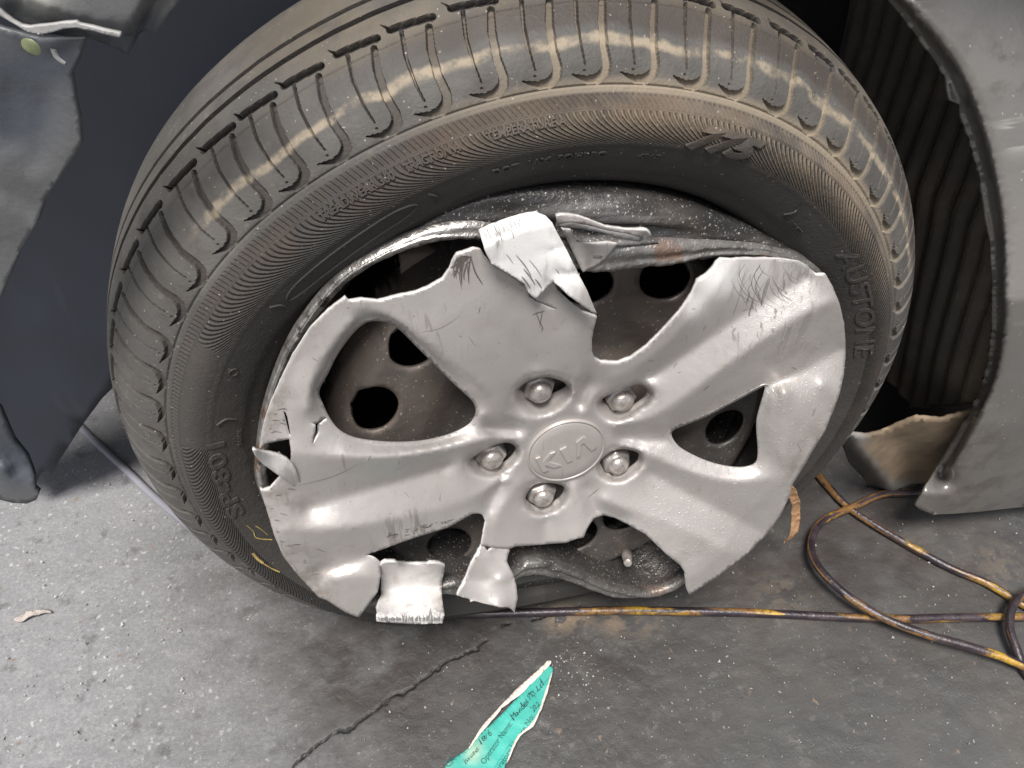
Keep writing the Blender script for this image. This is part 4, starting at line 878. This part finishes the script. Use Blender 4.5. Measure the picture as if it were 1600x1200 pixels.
# ribbed arch liner: a shell around the tyre
def liner():
    ys = np.arange(-.092, .235, .0013); ph_ = (ys+.07)/.0215; rib_ = np.clip(1.3*np.cos(ph_*2*math.pi), -1, 1)*.0026
    na = 260; v = np.linspace(0, 1, na)[None, :]; st = (-27+3.0*fbm(ys*40+3, ys*0+2, 3, 61)+16*np.clip((.03-ys)/.10, 0, 1))[:, None]
    A2 = np.radians(st+(100-st)*v); Y2 = np.repeat(ys[:, None], na, 1)
    R2 = 1/((abs(np.cos(A2))/.366)**3.4+(abs(np.sin(A2))/.42)**3.4)**(1/3.4)+rib_[:, None]+.003*np.sin(A2*9)*np.cos(Y2*20)-.05*np.clip(Y2-.02, 0, 1)+.9*np.clip(-.045-Y2, 0, 1)
    zz_ = R2*np.sin(A2); X = np.stack([R2*np.cos(A2)+.26*np.clip(.08-zz_, 0, .3), Y2, ZO+zz_], -1)
    m_, n_ = A2.shape; ii = np.arange(m_*n_).reshape(m_, n_); Fq = np.stack([ii[:-1, :-1], ii[1:, :-1], ii[1:, 1:], ii[:-1, 1:]], -1).reshape(-1, 4)
    mud = np.clip(np.exp(-((Y2+.055)/.022)**2)*np.clip(1.2-(np.degrees(A2)+20)/28, 0, 1)+.3*np.clip(-(np.degrees(A2)+14)/10, 0, 1), 0, 1)
    o = mesh('arch_liner', X.reshape(-1, 3), Fq, M_LINER, car, True, {'mud': mud.ravel()}); solidify(o, .003, None, 1); o['label'] = 'black ribbed wheel arch liner caked with mud'
    return o
liner()
# closed inner wall of the wheel well, underbody and unseen body top, added to block sky light
def slab(name, pts, mat, parent, th=.01):
    bm = bmesh.new(); vs = [bm.verts.new(p) for p in pts]; bm.faces.new(vs); me = bpy.data.meshes.new(name); bm.to_mesh(me); bm.free(); me.materials.append(mat)
    o = bpy.data.objects.new(name, me); COL.objects.link(o); o.parent = parent; solidify(o, th, None, 0); return o
slab('well_wall', [(-.10, .24, .16), (.52, .24, .16), (.52, .24, .95), (-.75, .24, .95), (-.75, .24, .62)], M_DARK, car)
slab('underbody', [(-.10, .25, .17), (.9, .25, .15), (.9, 1.6, .15), (-.75, 1.6, .17), (-.75, .25, .30)], M_DARK, car)
slab('unseen_body_top', [(-.9, -.03, .93), (.6, -.03, .93), (.6, 1.6, .93), (-.9, 1.6, .93)], M_DARK, car)
sheet('suspension_arm', [(430, 300), (900, 500), (1300, 660), (1290, 700), (900, 560), (420, 360)], pl(.12), M_RUST, car, sp=40, thick=.03)
sheet('gap_backing_sheet', [(1250, 560), (1570, 540), (1570, 690), (1400, 720), (1300, 700), (1280, 660)], pl(.07), M_SHADE, car, sp=20, thick=.01)  # dark sheet added behind the liner gap to keep it black
# broken end of the liner with clay on it
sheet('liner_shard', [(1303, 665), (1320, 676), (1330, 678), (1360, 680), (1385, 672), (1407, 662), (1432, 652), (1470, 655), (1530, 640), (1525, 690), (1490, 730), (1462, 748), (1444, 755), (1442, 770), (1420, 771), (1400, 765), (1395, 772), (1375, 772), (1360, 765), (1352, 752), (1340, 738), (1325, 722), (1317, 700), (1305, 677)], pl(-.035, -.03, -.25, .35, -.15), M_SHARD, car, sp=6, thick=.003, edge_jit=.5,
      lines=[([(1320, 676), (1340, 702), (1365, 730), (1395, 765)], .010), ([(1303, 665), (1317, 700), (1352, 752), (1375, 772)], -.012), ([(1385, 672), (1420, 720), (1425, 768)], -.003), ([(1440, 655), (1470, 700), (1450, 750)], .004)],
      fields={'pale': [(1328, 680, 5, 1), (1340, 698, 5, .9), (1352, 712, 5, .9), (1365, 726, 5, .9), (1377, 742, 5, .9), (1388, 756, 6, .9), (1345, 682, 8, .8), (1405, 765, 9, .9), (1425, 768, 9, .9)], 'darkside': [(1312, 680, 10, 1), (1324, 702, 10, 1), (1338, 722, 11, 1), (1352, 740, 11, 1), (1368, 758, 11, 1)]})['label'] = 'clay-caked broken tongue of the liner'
# left side: splash shield, bumper corner, hanging piece
sheet('splash_shield', [(-200, -120), (620, -120), (560, 60), (420, 200), (300, 380), (230, 560), (181, 601), (160, 622), (130, 662), (93, 719), (82, 739), (74, 736), (65, 739), (57, 753), (50, 770), (0, 745), (-200, 700)], pl(.13, -.10, -.05, -.35, 0), M_SPLASH, car, sp=22, thick=.004, smooth_it=10,
      lines=[([(-200, 100), (100, 200), (300, 100)], .0), ([(60, 500), (110, 690)], .004), ([(20, 300), (30, 600)], -.006)])['label'] = 'dark plastic splash shield in front of the wheel'
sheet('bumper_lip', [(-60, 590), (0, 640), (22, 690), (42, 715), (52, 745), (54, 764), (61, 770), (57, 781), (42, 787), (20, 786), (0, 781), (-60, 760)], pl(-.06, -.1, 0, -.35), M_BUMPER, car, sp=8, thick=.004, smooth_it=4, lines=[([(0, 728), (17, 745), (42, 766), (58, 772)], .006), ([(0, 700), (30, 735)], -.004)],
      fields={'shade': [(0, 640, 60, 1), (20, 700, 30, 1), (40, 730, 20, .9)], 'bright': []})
BP = pl(-.10, -.10, 0, -.2, .25)
sheet('bumper_corner', [(-120, -140), (340, -140), (282, 0), (262, 22), (252, 40), (243, 54), (238, 50), (228, 47), (219, 52), (210, 68), (201, 86), (180, 76), (160, 67), (140, 60), (100, 56), (60, 50), (30, 38), (0, 20), (-120, -20)], BP, M_BUMPER, car, sp=8, thick=.003, smooth_it=2,
      lines=[([(35, 0), (60, 12), (100, 28), (140, 38), (180, 45), (200, 45), (214, 32), (232, 0), (255, -60)], .004), ([(30, 6), (60, 20), (100, 34), (140, 44), (180, 52), (204, 54), (218, 40), (242, 0)], -.008), ([(262, 22), (282, 0), (320, -80)], -.006)],
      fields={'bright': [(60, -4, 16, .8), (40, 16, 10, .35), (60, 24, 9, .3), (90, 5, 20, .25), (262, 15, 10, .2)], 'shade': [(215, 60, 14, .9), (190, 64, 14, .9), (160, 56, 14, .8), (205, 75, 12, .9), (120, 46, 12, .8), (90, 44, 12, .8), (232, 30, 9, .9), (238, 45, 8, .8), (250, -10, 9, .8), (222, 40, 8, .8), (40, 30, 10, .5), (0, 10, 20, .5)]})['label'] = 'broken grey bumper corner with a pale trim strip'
TRS = [(-40, -8), (0, 17), (8, 24), (20, 33), (33, 40), (45, 42), (60, 40), (80, 38), (100, 35), (118, 34), (124, 38), (145, 42), (160, 46), (188, 52), (189, 56), (186, 59), (160, 53), (145, 48), (130, 46), (120, 43), (100, 45), (80, 51), (62, 54), (50, 52), (38, 48), (25, 39), (7, 29), (0, 25), (-40, 2)]
sheet('trim_strip', TRS, lambda x, z: BP(x, z)-.011, M_BEAD, car, sp=2.5, thick=.0025, smooth_it=3, lines=[([(0, 21), (20, 36), (45, 47), (62, 47), (100, 40), (122, 38), (150, 46), (186, 56)], .0008)])
tube('bracket_fin', hit(catmull([(84, 76), (88, 86), (95, 93), (104, 98)], 4), BP, .006), .0014, M_BEAD, car, 8)
HP = pl(-.085, -.16, -.02, -.3, .2)
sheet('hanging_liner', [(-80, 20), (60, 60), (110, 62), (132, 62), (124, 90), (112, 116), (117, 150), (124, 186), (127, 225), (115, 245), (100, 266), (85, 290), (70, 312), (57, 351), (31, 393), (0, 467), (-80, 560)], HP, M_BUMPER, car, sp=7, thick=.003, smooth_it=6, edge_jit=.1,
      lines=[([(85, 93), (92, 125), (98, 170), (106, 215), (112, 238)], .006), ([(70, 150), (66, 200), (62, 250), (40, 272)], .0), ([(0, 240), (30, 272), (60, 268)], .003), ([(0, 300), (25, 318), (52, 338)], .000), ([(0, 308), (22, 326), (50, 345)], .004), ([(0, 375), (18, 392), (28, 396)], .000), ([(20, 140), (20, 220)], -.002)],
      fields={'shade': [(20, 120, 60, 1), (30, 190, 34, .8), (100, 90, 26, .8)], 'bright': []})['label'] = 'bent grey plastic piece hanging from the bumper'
lampc = hit([(60, 73)], BP, .002)[0]
def ell(name, c, rx, ry, rz, mat, parent, rot=0):
    bm = bmesh.new(); bmesh.ops.create_icosphere(bm, subdivisions=3, radius=1); me = bpy.data.meshes.new(name)
    bmesh.ops.scale(bm, vec=(rx, ry, rz), verts=bm.verts); bmesh.ops.rotate(bm, cent=(0, 0, 0), matrix=Matrix.Rotation(rot, 3, 'Y'), verts=bm.verts)
    bm.to_mesh(me); bm.free(); me.materials.append(mat); o = bpy.data.objects.new(name, me); COL.objects.link(o); o.location = c; o.parent = parent
    me.polygons.foreach_set('use_smooth', [True]*len(me.polygons)); return o
ell('side_lamp', lampc, .0062, .0030, .0042, M_LAMP, car, .35)['label'] = 'yellow-green lamp lens'

# ------------------------------------------------------------------ hose
HR = .0041
def gp3(pts, lift=0.0):
    q = hitz(pts, HR+lift); return q
s1 = hitz([(100, 640), (130, 672), (165, 705), (205, 742), (245, 780)], HR)
s1b = hitz([(330, 850), (432, 912), (470, 930), (520, 944), (600, 957), (700, 960), (800, 958), (950, 954), (1050, 955), (1160, 957), (1290, 963), (1400, 967), (1500, 965), (1600, 964), (1700, 962)], HR)
s4 = hitz([(1800, 1000), (1760, 1100), (1680, 1110), (1610, 1060), (1580, 1015), (1570, 985), (1575, 955), (1597, 936), (1640, 930)], HR); s4[4:, 2] += np.array([.008, .010, .012, .010, .008])
s2 = hitz([(1700, 990), (1640, 968), (1590, 940), (1540, 910), (1480, 885), (1400, 840), (1340, 803), (1310, 778), (1285, 750), (1262, 728)], HR)
s3a = np.array([s2[-1]+[-.05, .12, 0], s2[-1]+[.05, .22, 0], s2[-1]+[.25, .22, 0]])
s3 = hitz([(1520, 745), (1440, 768), (1380, 772), (1335, 792), (1295, 810), (1272, 832), (1262, 866), (1270, 898), (1295, 928), (1330, 955), (1380, 980), (1440, 1002), (1500, 1018), (1560, 1035), (1620, 1055), (1720, 1080), (1850, 1120)], HR)
s3[:, 2] += np.array([0, 0, 0, .001, .003, .008, .013, .017, .018, .017, .014, .013, .012, .010, .006, .003, 0])
hp_ = np.vstack([s1, s1b, s4, s2, s3a, s3])
hpts = catmull(hp_, 10); hl = np.r_[0, np.cumsum(np.linalg.norm(np.diff(hpts, axis=0), axis=1))]; hn = int(hl[-1]/.004)
hpts = np.stack([np.interp(np.linspace(0, hl[-1], hn), hl, hpts[:, k]) for k in range(3)], 1)
nv = hn*12; gry = np.clip(1.25-(np.repeat(hpts[:, 0], 12)+.50)/.26, 0, 1); ll = np.repeat(np.arange(hn)*.004, 12); aa_ = np.tile(np.arange(12)/12*2*math.pi, hn); yel = np.clip((np.repeat(hpts[:, 0], 12)+.08)*7, 0, 1)*np.clip((vnoise(ll*16+5, 2+1.2*np.sin(aa_+ll*3), 71)*.6+vnoise(ll*50+5, 2+2.5*np.cos(aa_), 72)*.4-.40)*5, 0, 1)  # gry pales the left end: its lit look is put into colour
hose = tube('air_hose', hpts, HR, M_HOSE, None, 12, {'grey': gry, 'yel': yel}, False)
tag(hose, 'thin dark hose with worn yellow patches looped on the floor under the wheel', 'hose')

# ------------------------------------------------------------------ loose things
def leaf(name, pxo, f, mat, label, cat='leaf', ground=False, crease=None, th=.0006, curl=.004):
    ol = resample(catmull(pxo, 5, True), 2.5, True)+rng.normal(0, .2, (len(resample(catmull(pxo, 5, True), 2.5, True)), 2))
    g_ = np.stack(np.meshgrid(np.arange(ol[:, 0].min(), ol[:, 0].max(), 3), np.arange(ol[:, 1].min(), ol[:, 1].max(), 3)), -1).reshape(-1, 2); g_ = g_[inside(g_, ol)]
    n = len(ol); vo, _, fo, _, _, _ = delaunay_2d_cdt([Vector(p) for p in np.vstack([ol, g_])], [(i, (i+1) % n) for i in range(n)], [], 1, 1e-4)
    V2 = np.array([tuple(v) for v in vo]); X = hitz(V2, .004) if ground else hit(V2, f)
    wob = (fbm(V2[:, 0]*.06+3, V2[:, 1]*.06+3, 3, 77)-.44)*curl*2
    if ground: X[:, 2] += np.maximum(wob, -.002)
    else: X[:, 1] -= wob
    c = X.mean(0); o = mesh(name, X, [list(t) for t in fo], mat, None, True, origin=c); solidify(o, th, None, 0); return tag(o, label, cat)
leaf('dry_leaf', [(1237, 761), (1243, 764), (1247, 775), (1251, 785), (1252, 800), (1251, 815), (1247, 828), (1238, 838), (1228, 846), (1224, 849), (1230, 838), (1234, 826), (1237, 812), (1238, 796), (1236, 784), (1233, 775)], pl(-.112), M_LEAF, 'curled tan dry leaf caught at the lower right edge of the wheel cover')
leaf('dry_leaf', [(21, 966), (28, 962), (42, 956), (58, 953), (70, 951), (76, 953), (80, 957), (70, 957), (58, 961), (45, 965), (32, 970), (24, 970)], None, M_LEAF2, 'small pale shrivelled leaf lying on the bright floor at left', ground=True)
# torn green form
def paper():
    OL = [(690, 1210), (698, 1196), (712, 1184), (728, 1173), (733, 1170), (735, 1164), (760, 1140), (790, 1112), (815, 1086), (835, 1062), (850, 1045), (857, 1040), (864, 1046), (863, 1052), (861, 1060), (858, 1072), (854, 1084), (851, 1095), (847, 1107), (842, 1118), (838, 1127), (833, 1134), (827, 1138), (818, 1143), (812, 1150), (805, 1162), (800, 1172), (795, 1184), (790, 1196), (786, 1215), (740, 1260), (690, 1260)]
    WL = [(733, 1170), (760, 1137), (790, 1112), (815, 1086), (835, 1062), (855, 1035), (861, 1034), (861, 1038), (857, 1043), (848, 1052), (835, 1066), (826, 1074), (818, 1084), (806, 1093), (795, 1101), (784, 1109), (774, 1121), (760, 1138), (752, 1147), (742, 1160), (734, 1172)]
    WL[1] = (750, 1140); WL[2] = (775, 1112); WL[3] = (808, 1078); WL[4] = (834, 1055)
    def build(nm, O, mat, lift, parent, attrs=True):
        ol = resample(np.array(O, float), 4, True)+rng.normal(0, .25, (len(resample(np.array(O, float), 4, True)), 2))
        g_ = np.stack(np.meshgrid(np.arange(690, 870, 5.), np.arange(1030, 1262, 5.)), -1).reshape(-1, 2); g_ = g_[inside(g_, ol)]
        n = len(ol); vo, _, fo, _, _, _ = delaunay_2d_cdt([Vector(p) for p in np.vstack([ol, g_])], [(i, (i+1) % n) for i in range(n)], [], 1, 1e-4)
        V2 = np.array([tuple(v) for v in vo]); X = hitz(V2, lift); X[:, 2] += pz(V2)
        o = mesh(nm, X, [list(t) for t in fo], mat, parent, True, {'soil': gauss_field(V2, [(738, 1182, 9, .9), (745, 1168, 8, .6), (700, 1195, 6, .3)])}); solidify(o, .0003, None, 0); return o
    root = build('torn_form', OL, M_PAPER, .0040, None)
    tag(root, 'torn strip of green printed form with handwriting, lying on the floor', 'paper')
    build('white_border', WL, M_PAPERW, .0052, root)
    build('torn_fibre_edge', [(863, 1050), (861, 1060), (855, 1084), (847, 1107), (838, 1128), (833, 1137), (826, 1142), (818, 1147), (812, 1153), (806, 1164), (801, 1175), (795, 1190), (791, 1196), (797, 1176), (802, 1164), (809, 1151), (817, 1143), (827, 1136), (835, 1126), (844, 1106), (851, 1084), (859, 1060)], M_PAPERW, .0050, root)
    return root
def pz(V2): return .0045*(fbm(V2[:, 0]*.035+5, V2[:, 1]*.035+5, 3, 91))+.0012*np.exp(-((V2[:, 0]-V2[:, 1]*.0-812)/30)**2)
form = paper()
def write(body, p0, p1, size, mat, parent, shear=0., bold=0., name='printed_text'):
    """flat print from pixel p0 (baseline start) towards p1 (baseline end), on the sheet"""
    A_, B_ = hitz([p0], .0048)[0], hitz([p1], .0048)[0]; L_ = np.linalg.norm((B_-A_)[:2]); ux = (B_-A_)/L_; uy = np.array([-ux[1], ux[0], 0])
    V, Fc = text_mesh(body, size, shear, 0, bold); x = (V[:, 0]-V[:, 0].min())/(V[:, 0].max()-V[:, 0].min())*L_
    yv = V[:, 1].copy()
    if name == 'handwriting':                            # wobbly pen line
        q_ = x/size; x = x+size*(.07*np.sin(q_*5.1+yv/size*2)+.03*np.sin(q_*11)); yv = yv*(1+.22*np.sin(q_*3.3+1)*(yv > 0))+size*.07*np.sin(q_*2.1)
    X = A_+x[:, None]*ux+yv[:, None]*uy; X[:, 2] += pz(proj(X)); return mesh(name, X, Fc, mat, parent, False)
write('Operator Name:', (757, 1196), (801, 1133), .0070, M_INK, form)
write('Operators Licence No:', (770, 1222), (835, 1122), .0066, M_INK, form)
write('CF', (700, 1201), (712, 1192), .0085, M_INK, form)
write('18/6', (752, 1166), (770, 1148), .0068, M_PEN, form, .3, 0, 'handwriting')
write('Mandel Pty Ltd', (803, 1129), (852, 1068), .0078, M_PEN, form, .35, 0, 'handwriting')
write('202', (834, 1116), (844, 1103), .0066, M_PEN, form, .2, 0, 'handwriting')
write('Issued:', (728, 1196), (750, 1172), .0055, M_PEN, form, .3, 0, 'handwriting')
for a, b in (((758, 1184), (800, 1125)), ((800, 1128), (858, 1060)), ((770, 1205), (800, 1160))):
    A_, B_ = hitz([a], .0047)[0], hitz([b], .0047)[0]; n = 14; P_ = A_+(B_-A_)*np.linspace(0, 1, n)[:, None]; w_ = np.array([-(B_-A_)[1], (B_-A_)[0], 0]); w_ /= np.linalg.norm(w_)
    V = np.vstack([P_-w_*.00012, P_+w_*.00012]); V[:, 2] += pz(proj(V)); mesh('ruled_line', V, [[i, i+1, n+i+1, n+i] for i in range(n-1)], M_INK, form, False)
# pale grit scattered on the floor: one mass
def grit():
    V = []; Fc = []; base = np.array([(1, 0, -.7), (-1, 0, -.7), (0, 1, .7), (0, -1, .7), (.8, .5, .6), (-.6, .7, -.5)])
    cl = [(895, 1030, 20, 34), (900, 1060, 40, 60), (1000, 1070, 120, 60), (700, 1050, 100, 30), (180, 900, 160, 150), (120, 1080, 120, 160), (1100, 940, 160, 50), (1400, 1050, 180, 60), (300, 820, 90, 40), (1480, 880, 90, 30), (250, 720, 60, 25)]
    tet = [(0, 2, 3), (1, 3, 2), (0, 3, 1), (0, 1, 2)]
    for cx, cy, sg, n in cl:
        px_ = np.c_[rng.normal(cx, sg, n), rng.normal(cy, sg*.6, n)]; X = hitz(px_, 0)
        for p in X:
            if np.hypot(p[0], p[1]*2) < .16: continue
            r_ = rng.gamma(2, .0002)+.0002; q = (base[:4]+rng.normal(0, .3, (4, 3)))*r_; k = len(V)
            if r_ > .0013: r_ = .0013
            z0 = .0012; V += [tuple(p+w+np.array([0, 0, z0+r_*.4])) for w in q]; Fc += [tuple(k+i for i in t) for t in tet]
    o = mesh('grit', V, Fc, M_GRIT, None, False); tag(o, 'pale grit and crumbs scattered over the oily floor', 'grit', kind='stuff')
grit()
